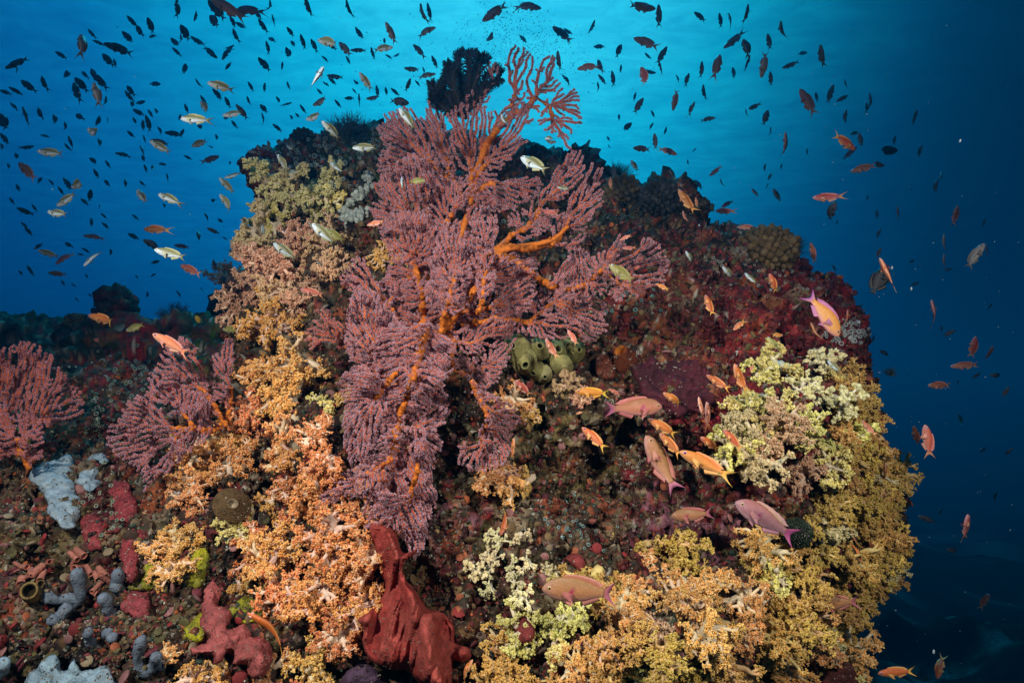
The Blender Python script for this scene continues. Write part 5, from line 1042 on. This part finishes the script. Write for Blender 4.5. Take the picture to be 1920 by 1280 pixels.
fish('pink', 1152, 735, 24, 150, "small pink fish peeping over the big male's back")
fish('pink', 980, 727, 38, 134, "salmon fish over the gold corals under the sea squirts", roll=0)
fish('pink', 1032, 652, 36, 118, "salmon fish in front of the olive sea squirts", roll=15)
fish('pink', 1073, 632, 30, 120, "small salmon fish above the olive sea squirts")
fish('orange', 962, 840, 38, 86, "narrow orange fish under the smaller hanging sea fan", roll=60)
fish('orange', 947, 980, 50, 250, "thin orange fish nosing down to the lumpy pale yellow fingers", roll=60, bend=1)
fish('orange', 874, 1256, 48, 60, "thin orange fish at the foot of the elephant ear sponge", roll=60)
fish('pink', 1086, 774, 12, 20, "tiny orange fish over the olive rock")
fish('pink', 319, 645, 74, 150, "large salmon fish with yellow tail above the bushy mauve sea fan", roll=0, yaw=0)
fish('orange', 193, 598, 54, 166, "orange fish before the dark knob of the far ridge", roll=0, yaw=0)
fish('olive', 253, 614, 34, 200, "dim olive fish beside the orange one at the far ridge")
fish('lemon', 371, 599, 15, 110, "tiny lemon yellow fish on the far ridge saddle")
fish('olive', 434, 618, 34, 178, "dim olive fish at the foot of the brownish orange corals")
fish('pink', 585, 548, 38, 165, "salmon fish beneath the brownish orange corals", roll=0)
fish('pink', 704, 420, 32, 186, "salmon fish before the sea fan's middle side blade", roll=0)
fish('orange', 290, 430, 44, 178, "round bodied orange fish in open water, the largest there", roll=0)
fish('pink', 357, 506, 44, 156, "orange fish below the silver one near the coral shoulder", roll=0)
fish('chromis', 320, 476, 50, 165, "silver fish in open water above the orange fish near the coral shoulder", roll=0)
fish('chromis', 533, 470, 48, 145, "silver white fish across the brownish orange corals", roll=5)
fish('chromis', 606, 438, 52, 138, "silver fish at the inner rim of the brownish orange corals", roll=5)
fish('chromis', 584, 424, 22, 112, "small silver fish tucked behind the larger one at the coral rim")
fish('olive', 626, 440, 38, 150, "olive fish behind the silver one at the coral rim")
fish('chromis', 492, 432, 20, 95, "thin silver fish head on against the brownish orange corals", roll=70)
fish('chromis', 1001, 308, 56, 145, "bright silver fish over the sea fan's middle, the largest silver one", roll=0)
fish('chromis', 762, 220, 44, 128, "silver fish by the sea fan's upper edge blade", roll=10)
fish('chromis', 855, 172, 38, 118, "silver fish crossing the feather star", roll=15)
fish('chromis', 945, 226, 26, 112, "small silver fish at the root of the sea fan's top blade")
fish('olive', 783, 339, 28, 4, "olive fish before the sea fan beside a head on silver one")
fish('chromis', 754, 345, 26, 95, "silver fish head on before the sea fan", roll=65)
fish('chromis', 684, 277, 40, 190, "silver bellied fish before the green reef top", roll=0)
fish('olive', 1165, 512, 52, 146, "olive fish before the sea fan's outer blade", roll=0)
fish('orange', 1241, 538, 24, 150, "small orange fish at the tip of the sea fan's outer blade")
fish('pink', 1178, 466, 22, 180, "small salmon fish above the sea fan's outer blade")
fish('pink', 1172, 446, 20, 200, "dim salmon fish highest above the sea fan's outer blade")
fish('pink', 1032, 399, 24, 170, "dim salmon fish behind the sea fan's upper branches")
fish('chromis', 1056, 353, 22, 172, "small silver fish low before the dark reef top")
fish('round', 1664, 283, 34, 0, "round black fish in open water off the reef's outer side", roll=0)
fish('round', 1648, 528, 56, 62, "black fish behind a pale upright fish off the reef", roll=20)
fish('orange', 1663, 512, 58, 100, "pale orange upright fish crossing the black fish", roll=60)
fish('pink', 1550, 371, 50, 180, "large salmon fish in open water over the reef's outer shoulder", roll=0, yaw=0)
fish('oval', 1559, 396, 32, 80, "small black fish right under the large salmon one", roll=40)
fish('orange', 1584, 267, 50, 335, "orange fish with spread forked tail high over the outer shoulder", roll=0)
fish('pink', 1618, 316, 38, 192, "pale bellied salmon fish below the fork tailed orange one", roll=0)
fish('brown', 1594, 287, 28, 45, "brown fish under the fork tailed orange one")
fish('orange', 1286, 378, 52, 118, "orange fish upright at the skyline's dark coral", roll=10)
fish('brown', 425, 16, 66, 150, "big brown fish at the top edge, overlapping another")
fish('brown', 463, 20, 58, 195, "big dark brown fish at the top edge behind another")
fish('brown', 927, 25, 52, 215, "brown fish slanting down beside the bubble cloud")
fish('brown', 992, 12, 44, 2, "brown fish at the top edge above the bubble cloud")
fish('brown', 1203, 15, 52, 2, "long brown fish at the top edge past the bubble cloud")
fish('brown', 1053, 64, 38, 150, "brown fish at the far rim of the bubble cloud")
fish('chromis', 594, 146, 50, 66, "thin silver fish standing steeply in open water", roll=60)

# ---- the shoals: kind: x,y,length,heading in a tile whose corner is (ox,oy), all in 1/2.977 of a photograph pixel
SHOALS = [
 (0, 0, 'brown', "665,275,140,165 553,450,100,130 423,510,120,115 312,675,90,125 970,748,85,175 1105,235,80,145 1175,295,100,320 137,1180,85,155 470,1125,55,140 380,1030,80,120"),
 (0, 0, 'pink', "150,955,150,140 140,1260,50,135 828,690,80,95 800,700,50,80 1178,890,95,20"),
 (0, 0, 'chromis', "530,740,120,155 280,852,130,175 440,1025,110,200 370,1115,120,215 320,1190,125,170 893,820,115,150 1115,800,95,200 1085,665,150,178 1145,600,95,130 1230,482,120,170 1300,637,110,190 1755,655,100,190 1835,235,125,170 940,1105,130,160 790,1095,100,130 1265,1130,110,130 1265,1035,95,130 1300,980,95,195 1580,910,110,125 1880,935,90,140 1850,725,120,140 720,540,60,115 560,800,60,120 1620,825,50,150"),
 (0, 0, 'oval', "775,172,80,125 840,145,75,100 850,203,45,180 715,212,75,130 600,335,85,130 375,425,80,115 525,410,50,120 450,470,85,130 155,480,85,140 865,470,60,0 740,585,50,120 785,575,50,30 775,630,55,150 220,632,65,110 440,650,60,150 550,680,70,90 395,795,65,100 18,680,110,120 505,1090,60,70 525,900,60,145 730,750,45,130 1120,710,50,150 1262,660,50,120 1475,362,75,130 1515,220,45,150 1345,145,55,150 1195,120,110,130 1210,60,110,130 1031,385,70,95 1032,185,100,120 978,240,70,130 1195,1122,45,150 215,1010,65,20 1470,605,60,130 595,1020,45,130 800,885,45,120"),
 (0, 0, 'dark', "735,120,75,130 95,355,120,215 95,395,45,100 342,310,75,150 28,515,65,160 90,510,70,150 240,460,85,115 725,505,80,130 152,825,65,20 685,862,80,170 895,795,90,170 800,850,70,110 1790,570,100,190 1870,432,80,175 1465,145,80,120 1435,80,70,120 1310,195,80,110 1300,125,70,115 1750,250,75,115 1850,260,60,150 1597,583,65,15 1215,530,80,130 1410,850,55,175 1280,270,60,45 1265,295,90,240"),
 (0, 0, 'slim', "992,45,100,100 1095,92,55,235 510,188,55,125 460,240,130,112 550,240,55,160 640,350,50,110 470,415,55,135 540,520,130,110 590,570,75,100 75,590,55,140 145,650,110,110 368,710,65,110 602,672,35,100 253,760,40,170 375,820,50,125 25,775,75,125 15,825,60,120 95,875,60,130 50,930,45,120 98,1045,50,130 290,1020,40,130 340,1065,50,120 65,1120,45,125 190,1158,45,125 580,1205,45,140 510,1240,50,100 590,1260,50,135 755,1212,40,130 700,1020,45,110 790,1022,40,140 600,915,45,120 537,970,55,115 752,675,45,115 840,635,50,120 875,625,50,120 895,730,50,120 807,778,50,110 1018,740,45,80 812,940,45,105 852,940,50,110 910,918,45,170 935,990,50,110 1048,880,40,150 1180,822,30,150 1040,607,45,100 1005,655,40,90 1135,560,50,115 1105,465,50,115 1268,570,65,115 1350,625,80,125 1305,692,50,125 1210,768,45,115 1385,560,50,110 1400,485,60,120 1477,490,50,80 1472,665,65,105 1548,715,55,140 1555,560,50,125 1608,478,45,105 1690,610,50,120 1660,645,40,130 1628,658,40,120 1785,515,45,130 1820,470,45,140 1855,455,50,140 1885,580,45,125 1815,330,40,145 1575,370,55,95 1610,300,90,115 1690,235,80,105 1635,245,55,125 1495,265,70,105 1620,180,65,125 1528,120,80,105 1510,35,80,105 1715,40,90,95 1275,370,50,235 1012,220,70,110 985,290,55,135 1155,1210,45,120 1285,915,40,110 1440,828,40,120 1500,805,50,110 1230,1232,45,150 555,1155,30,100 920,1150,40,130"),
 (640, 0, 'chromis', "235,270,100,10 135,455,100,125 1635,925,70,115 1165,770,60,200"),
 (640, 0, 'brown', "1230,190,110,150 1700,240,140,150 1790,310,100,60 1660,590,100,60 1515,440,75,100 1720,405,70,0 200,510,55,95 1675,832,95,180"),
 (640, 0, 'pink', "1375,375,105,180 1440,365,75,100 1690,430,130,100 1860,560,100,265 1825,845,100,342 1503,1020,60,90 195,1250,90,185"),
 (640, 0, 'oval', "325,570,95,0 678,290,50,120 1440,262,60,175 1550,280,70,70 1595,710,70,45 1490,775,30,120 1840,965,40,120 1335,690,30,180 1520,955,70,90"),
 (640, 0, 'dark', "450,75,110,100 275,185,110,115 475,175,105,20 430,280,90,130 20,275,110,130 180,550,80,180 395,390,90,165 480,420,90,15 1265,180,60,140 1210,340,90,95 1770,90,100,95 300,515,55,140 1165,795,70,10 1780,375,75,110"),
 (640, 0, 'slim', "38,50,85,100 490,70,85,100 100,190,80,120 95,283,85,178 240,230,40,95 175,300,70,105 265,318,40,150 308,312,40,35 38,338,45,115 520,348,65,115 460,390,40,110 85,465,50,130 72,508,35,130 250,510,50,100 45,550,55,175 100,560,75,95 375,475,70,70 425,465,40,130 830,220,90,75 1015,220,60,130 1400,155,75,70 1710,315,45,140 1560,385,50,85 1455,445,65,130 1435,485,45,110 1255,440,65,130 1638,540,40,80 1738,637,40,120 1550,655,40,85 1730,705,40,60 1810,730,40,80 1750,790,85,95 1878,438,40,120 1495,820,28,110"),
 (1280, 0, 'brown', "285,230,130,215 195,365,140,72 695,570,160,115 825,525,100,75 90,1030,60,130 1410,1045,75,70 1180,785,50,85 1325,840,60,80"),
 (1280, 0, 'pink', "575,800,110,100 180,960,75,215 245,1140,70,210 230,1180,100,180 1200,1185,65,95 1520,1200,90,95 75,1130,50,100 360,1268,90,175 10,1210,70,100 1680,1240,40,100"),
 (1280, 0, 'chromis', "1885,1125,1,0"),
 (1280, 0, 'oval', "355,260,100,100 465,655,80,75 525,1090,80,120 670,298,45,0"),
 (1280, 0, 'dark', "95,95,75,150 360,75,110,80 550,175,110,95 450,365,110,270 598,368,80,195 770,310,110,95 395,600,70,205 140,665,70,0 895,550,70,200 1295,655,80,75 965,742,70,200 1090,920,90,0 1440,990,70,70 910,475,60,100"),
 (1280, 0, 'slim', "210,115,65,110 268,118,80,110 480,235,80,105 360,355,80,75 285,410,70,100 105,390,75,95 25,440,70,70 115,515,75,95 490,440,75,95 50,600,75,60 355,635,50,100 492,730,45,95 745,540,50,95 905,655,85,75 1050,560,80,100 1030,595,55,85 990,780,80,95 693,850,40,85 65,838,30,45 28,910,40,85 215,1020,45,110 457,935,40,80 550,930,30,80 487,985,45,60 470,1040,35,70 403,1075,55,115 1030,1105,35,60 1085,1190,45,80 860,1240,35,70 190,1245,30,80 540,1268,40,40"),
 (0, 430, 'pink', "520,40,90,178 1110,30,60,280 1015,95,65,175 355,160,100,225 320,248,90,175 545,620,60,170"),
 (0, 430, 'chromis', "510,160,110,235 270,135,90,160 1300,130,60,150 1475,10,40,95"),
 (0, 430, 'oval', "745,40,60,150 850,85,90,150 620,130,45,110 1000,360,40,120 755,380,50,135 1245,285,60,95 380,85,50,150"),
 (0, 430, 'slim', "1195,205,70,95 215,95,50,220 480,118,40,140 450,140,35,170 870,182,50,10 855,255,35,30 765,265,30,130 1130,340,30,110 823,365,35,95 505,368,35,150 427,390,30,140 485,262,35,130 350,295,35,130 413,312,30,140 170,230,70,125 120,245,45,140 1190,10,60,150 1255,50,30,150 160,12,60,130"),
 (1280, 430, 'chromis', "40,155,80,130 255,240,90,140 380,275,80,130 845,765,80,130"),
 (1280, 430, 'olive', "510,640,100,130"),
 (1280, 430, 'orange', "505,300,110,115 145,425,120,100 315,535,90,215 740,580,120,105 920,495,90,100 530,590,70,0"),
 (1280, 430, 'pink', "725,130,110,100 1095,130,50,80 1455,80,100,95 1455,180,80,95 1695,120,70,95 1405,465,140,100 1620,655,110,95 1715,690,80,85 1575,760,120,185 1430,870,125,180 1535,855,45,70 1130,690,75,160 1805,905,60,60 1550,1060,60,100 1300,1150,110,105 1365,1180,170,95 1675,1230,40,60 1030,1105,100,130 385,775,40,60"),
 (1280, 430, 'slim', "1630,150,150,60 1090,25,55,60 845,215,40,120 1275,180,40,20 1295,305,45,20 1480,225,45,20 1485,580,70,30 1750,815,70,175 1640,815,50,40 1820,1240,50,60 1710,430,50,40 1065,605,40,75 995,430,30,80 1445,555,40,120"),
 (1280, 850, 'orange', "1130,105,120,105 955,470,90,100 975,540,110,280 825,765,80,160 1190,1220,180,190 1435,1190,120,250 1355,1250,40,45"),
 (1280, 850, 'pink', "1740,240,60,60 1440,325,35,60 1685,820,90,75 1555,720,30,30"),
 (1280, 850, 'slim', "1510,540,80,170 1360,365,80,160"),
]
KZ = 2.9766
for ox, oy, kind, txt in SHOALS:
    for it in txt.split():
        x, y, l, a = map(float, it.split(','))
        if l < 5: continue
        narrow = 95 <= a % 180 <= 112 or 68 <= a % 180 <= 88
        fish(kind, ox + x / KZ, oy + y / KZ, l / KZ, a, roll=R.gauss(38, 14) * R.choice((-1, 1)) if (narrow and kind in ('slim', 'orange', 'pink', 'dark')) else None)

# ---- labels: what it looks like, where its head points, what it swims beside
MARKS = [(870, 140, "the feather star"), (1010, 160, "the sea fan's top blade"), (780, 380, "the sea fan's middle"), (1190, 500, "the sea fan's outer blade"), (570, 360, "the olive yellow corals"), (480, 520, "the brownish orange corals"), (655, 262, "the teal hydroid bush"), (475, 300, "the reef's dark upper corner"),
         (222, 560, "the far ridge's knob"), (60, 600, "the far ridge's crest"), (290, 430, "the round bodied orange fish"), (1440, 460, "the knobbly coral dome"), (1180, 350, "the skyline coral"), (1320, 430, "the outer skyline"), (1560, 560, "the maroon shoulder"), (1450, 620, "the maroon rock"), (1500, 740, "the pale yellow corals"), (1670, 900, "the golden outer edge"), (1640, 1150, "the golden edge's foot"), (1664, 283, "the round black fish"), (1550, 371, "the large salmon fish"), (1648, 528, "the black fish off the reef"), (990, 60, "the bubble cloud"),
         (594, 146, "the steep thin silver fish"), (445, 18, "the two big brown fish"), (1203, 15, "the long brown fish"), (1811, 987, "the lone violet tailed fish"), (100, 330, "the open water's outer rim"), (170, 150, "the high open water"), (1830, 560, "the far open water"), (1280, 200, "the bright open water"), (1500, 180, "the rippled open water"), (700, 60, "the bright water by the top edge")]
LOOK = {'orange': "orange", 'pink': "salmon pink", 'yellow': "yellow orange", 'brown': "brown", 'chromis': "silver bellied olive", 'olive': "dull olive", 'dark': "dark grey", 'slim': "slender dark", 'oval': "rounded black"}
def facing(a):
    return ("right-facing", "climbing right-facing", "nose-up", "climbing left-facing", "left-facing", "diving left-facing", "nose-down", "diving right-facing")[int(((a + 22.5) % 360) // 45)]
pool = {}
for f in FISH:
    if f['label']: tag(f['o'], f['label'], "fish", f['group']); continue
    m = min(MARKS, key=lambda q: math.hypot(q[0] - f['x'], q[1] - f['y'])); dx, dy = f['x'] - m[0], f['y'] - m[1]
    rel = "above" if dy < -abs(dx) * .7 else "below" if dy > abs(dx) * .7 else "beside"
    size = "tiny" if f['len'] < 14 else "small" if f['len'] < 24 else "mid-sized" if f['len'] < 36 else "large"
    f['base'] = f"{size} {facing(f['ang'])} {LOOK[f['kind']]} fish {rel} {m[2]}"; f['dist'] = math.hypot(dx, dy); f['size'] = size; pool.setdefault(f['base'], []).append(f)
ORD = ("closest", "second closest", "third closest", "fourth closest", "fifth closest", "sixth closest", "seventh closest", "eighth closest", "ninth closest", "tenth closest")
GROUPN = {'orange': "orange and salmon fish off the reef", 'pink': "orange and salmon fish off the reef", 'yellow': "orange and salmon fish off the reef", 'brown': "brown fish in the shoal", 'chromis': "silver bellied fish in the shoal", 'olive': "silver bellied fish in the shoal", 'dark': "dark grey fish in the shoal", 'slim': "slender dark fish in the shoal", 'oval': "deep bodied black fish in the shoal"}
for base, fs_ in pool.items():
    fs_.sort(key=lambda f: f['dist'])
    for i, f in enumerate(fs_):
        tag(f['o'], base if len(fs_) == 1 else f"{base}, {ORD[min(i, 9)]}", "fish", GROUPN[f['kind']])
print("FISH", len(FISH), "SOFT", N_SOFT)
# ------------------------------------------------------------------ small growth on the rock, drifting flecks, bubbles
def scatter_crust():
    mb = MB(); r = np.random.default_rng(99); n = 26000
    X = r.uniform(-40, 1720, n); Y = r.uniform(240, 1320, n); C = []; S = []; K = []; A = []
    pal = [((.30, .28, .20), .10), ((.06, .04, .025), .30), ((.14, .03, .03), .16), ((.22, .07, .05), .09), ((.17, .12, .05), .16), ((.40, .42, .36), .05), ((.03, .05, .035), .10), ((.34, .09, .03), .04)]
    cum = np.cumsum([p[1] for p in pal])
    for x, y in zip(X, Y):
        h = hit(x, y)
        if h is None: continue
        d, p, nn = h
        if d > 2.2: continue
        u = r.random() * cum[-1]; k = int(np.searchsorted(cum, u))
        if y < 420 and r.random() < .5: k = 6
        if 1150 < x < 1640 and 420 < y < 680: k = 2 if r.random() < .75 else k
        rad = r.uniform(1.2, 4.2) * (1.7 if r.random() < .06 else 1) * (.55 if k in (0, 5) else 1); C.append(p + nn * rad * .3 * d / FPX); S.append(rad * d / FPX); K.append(np.array(pal[k][0]) * r.uniform(.6, 1.3)); A.append(nn + r.normal(0, .5, 3))
    C = np.array(C); S = np.array(S); K = np.array(K); A = np.array(A); h = len(C) // 2
    blobs(mb, C[:h], S[:h], ICO0, K[:h], A[:h], 1.6); blobs(mb, C[h:], S[h:], ICO0, K[h:], A[h:], .6)
    pick = r.integers(0, len(C), 2600); bc = np.array([(.24, .03, .03), (.30, .09, .04), (.17, .11, .05), (.09, .08, .03), (.28, .13, .12), (.05, .03, .02), (.22, .17, .10), (.13, .03, .04)])
    for q in range(4):                                  # flat irregular crusts
        s = pick[q::4]; k = len(s); blobs(mb, C[s] + r.normal(0, .004, (k, 3)), r.uniform(4, 10, k) * 1.4 / FPX * r.uniform(.6, 1.2, k), ICO1, bc[r.integers(0, 8, k)] * r.uniform(.6, 1.25, (k, 1)), A[s] + r.normal(0, .25, (k, 3)), .34)
    # short turf filaments
    m = r.integers(0, len(C), 9000); base = C[m]; L = S[m] * r.uniform(1.5, 4, len(m)); D = A[m] / np.linalg.norm(A[m], axis=1, keepdims=True) + r.normal(0, .4, (len(m), 3)); D /= np.linalg.norm(D, axis=1, keepdims=True)
    blobs(mb, base + D * L[:, None] * .5, L * .16, OCT, K[m] * .9, D, 3.2)
    return tag(link("encrusting_growth", mb.mesh("encrusting_growth", smooth=False), M_CRUST), "speckled crust of tiny sponges, algae and turf over the reef rock", "reef crust", kind="stuff")
scatter_crust()
def settle_on_sponges():
    """silt, crumbs and tiny growth caught on the sponges"""
    V = []; F = []; n = 0; boxes = []
    for o in list(bpy.data.objects):
        st = o.name.split('.')[0]
        if o.type != 'MESH' or not (st.endswith('sponge') or st in ('lobe', 'yellow_crust')): continue
        me = o.data; v = np.empty(len(me.vertices) * 3); me.vertices.foreach_get("co", v); v = v.reshape(-1, 3); x, y, d = project(v); boxes.append((x.min(), x.max(), y.min(), y.max(), 'elephant' in o.name))
        V += [tuple(q) for q in v]; F += [tuple(i + n for i in p.vertices) for p in me.polygons]; n += len(v)
    T = BVHTree.FromPolygons(V, F); r = np.random.default_rng(31); C = []; S = []; K = []; A = []
    for x0, x1, y0, y1, big in boxes:
        for _ in range(int((x1 - x0) * (y1 - y0) / (70 if not big else 190))):
            x, y = r.uniform(x0 - 4, x1 + 4), r.uniform(y0 - 4, y1 + 4); q = T.ray_cast(Vector((0, 0, 0)), Vector(at(x, y, 1.0)).normalized())
            if q[0] is None: continue
            p = np.array(q[0]); nn = np.array(q[1]); 
            if fbm(p[None], 30, 2, 3)[0] < -.05 and r.random() < .85: continue
            s = r.uniform(.7, 2.0) * (p @ FV) / FPX; C.append(p); S.append(s); A.append(nn + r.normal(0, .6, 3)); K.append(np.array([(.07, .05, .03), (.20, .16, .11), (.05, .02, .02), (.34, .30, .24), (.12, .08, .05)][r.integers(0, 5)]) * r.uniform(.7, 1.2))
    mb = MB(); blobs(mb, np.array(C), np.array(S), ICO0, np.array(K), np.array(A), 1.3)
    tag(link("sponge_silt", mb.mesh("sponge_silt", smooth=False), M_CRUST), "silt crumbs and tiny growth caught on the sponges", "silt", kind="stuff")
settle_on_sponges()
def cups_stuff():
    """pale little cups dotted in drifts over the rock"""
    mb = MB(); r = np.random.default_rng(5)
    for (cx, cy_, sx, sy, n, col, s) in ((560, 280, 90, 30, 90, (.26, .38, .36), 3.4), (690, 270, 60, 30, 50, (.24, .36, .34), 3.2), (640, 335, 40, 25, 25, (.34, .42, .38), 3.4), (1590, 620, 40, 22, 60, (.48, .52, .50), 3.4), (1300, 880, 80, 35, 90, (.46, .38, .22), 2.6), (1080, 980, 70, 50, 60, (.30, .42, .38), 2.6), (1000, 420, 60, 60, 30, (.22, .38, .36), 3.6), (250, 700, 60, 40, 60, (.30, .40, .34), 2.8), (180, 800, 60, 50, 50, (.36, .46, .36), 3.0), (200, 960, 60, 70, 70, (.36, .42, .32), 2.6), (1240, 690, 90, 60, 40, (.5, .46, .38), 2.2), (1170, 880, 70, 60, 70, (.46, .42, .34), 2.2), (1420, 500, 120, 40, 60, (.4, .42, .38), 2.2), (1180, 560, 60, 40, 30, (.14, .30, .28), 3.0), (300, 1180, 120, 60, 70, (.4, .38, .28), 2.2), (820, 980, 60, 60, 40, (.44, .40, .32), 2.2)):
        for _ in range(n):
            h = hit(r.normal(cx, sx * .55), r.normal(cy_, sy * .55))
            if h is None: continue
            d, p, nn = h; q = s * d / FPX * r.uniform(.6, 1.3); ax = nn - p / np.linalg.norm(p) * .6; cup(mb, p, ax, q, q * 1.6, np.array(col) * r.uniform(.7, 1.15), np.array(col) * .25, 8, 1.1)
    tag(link("reef_cups", mb.mesh("reef_cups"), M_CRUST), "drifts of tiny pale cup animals dotted over the rock", "reef crust", kind="stuff")
cups_stuff()
def snow():
    mb = MB(); r = np.random.default_rng(21); n = 520; x = np.where(r.random(n) < .55, r.uniform(1250, 1920, n), r.uniform(0, 1920, n)); y = r.uniform(0, 1280, n); d = r.uniform(.55, 1.9, n)
    k = np.ones(n, bool)
    for i in range(n):
        h = hit(x[i], y[i])
        if h and d[i] > h[0] - .1: k[i] = h[0] > .8; d[i] = h[0] * r.uniform(.5, .85)
        if h and r.random() < .75: k[i] = False
    x, y, d = x[k], y[k], d[k]; rad = r.uniform(.35, 1.0, len(x)) ** 2 * .95 * d / FPX; ax = r.normal(0, 1, (len(x), 3)); blobs(mb, at(x, y, d), rad, ICO0, (.11, .15, .17), ax, 1.8)
    big = 8; xb = r.uniform(1300, 1900, big); yb = r.uniform(250, 1250, big); db = r.uniform(.7, 1.2, big); blobs(mb, at(xb, yb, db), r.uniform(1.2, 2.2, big) * db / FPX, ICO1, (.2, .26, .29), np.c_[r.normal(0, .3, big), r.normal(0, .3, big), np.ones(big)], 2.2)
    tag(link("marine_snow", mb.mesh("marine_snow"), M_SNOW), "pale flecks drifting in the water", "marine snow", kind="stuff")
    mb = MB(); n = 900; t = r.random(n) ** .7; x = 960 + r.normal(0, 1, n) * (26 + 50 * t) + 20 * t; y = -5 + 145 * t; d = r.uniform(3.2, 4.6, n); blobs(mb, at(x, y, d), r.uniform(.5, 1.2, n) * d / FPX, ICO0, (.9, .9, .9))
    n = 140; x = r.uniform(620, 1150, n); y = r.uniform(20, 260, n); d = r.uniform(2.4, 4, n); blobs(mb, at(x, y, d), r.uniform(.5, 1.3, n) * d / FPX, ICO1, (.9, .9, .9))
    tag(link("bubbles", mb.mesh("bubbles"), M_BUBBLE), "cloud of tiny diver bubbles rising behind the sea fan", "bubbles", kind="stuff")
snow()
# ------------------------------------------------------------------ the water itself: even haze in one closed box under the surface
def haze():
    m = bpy.data.materials.new("water_haze"); m.use_nodes = True; nt = m.node_tree; nt.nodes.clear()
    out = nt.nodes.new('ShaderNodeOutputMaterial'); v = nt.nodes.new('ShaderNodeVolumePrincipled'); nt.links.new(v.outputs[0], out.inputs['Volume'])
    v.inputs['Color'].default_value = (0.02, 0.34, 0.62, 1); v.inputs['Density'].default_value = 0.030; v.inputs['Anisotropy'].default_value = 0.72
    x0, x1, y0, y1, z0, z1 = -95, 95, -12, 125, -26, 5.2
    V = [(x, y, z) for z in (z0, z1) for y in (y0, y1) for x in (x0, x1)]
    o = link("haze", make_mesh("haze", V, [(0, 2, 3, 1), (4, 5, 7, 6), (0, 1, 5, 4), (2, 6, 7, 3), (0, 4, 6, 2), (1, 3, 7, 5)], smooth=False), m); tag(o, kind="stuff")
haze()
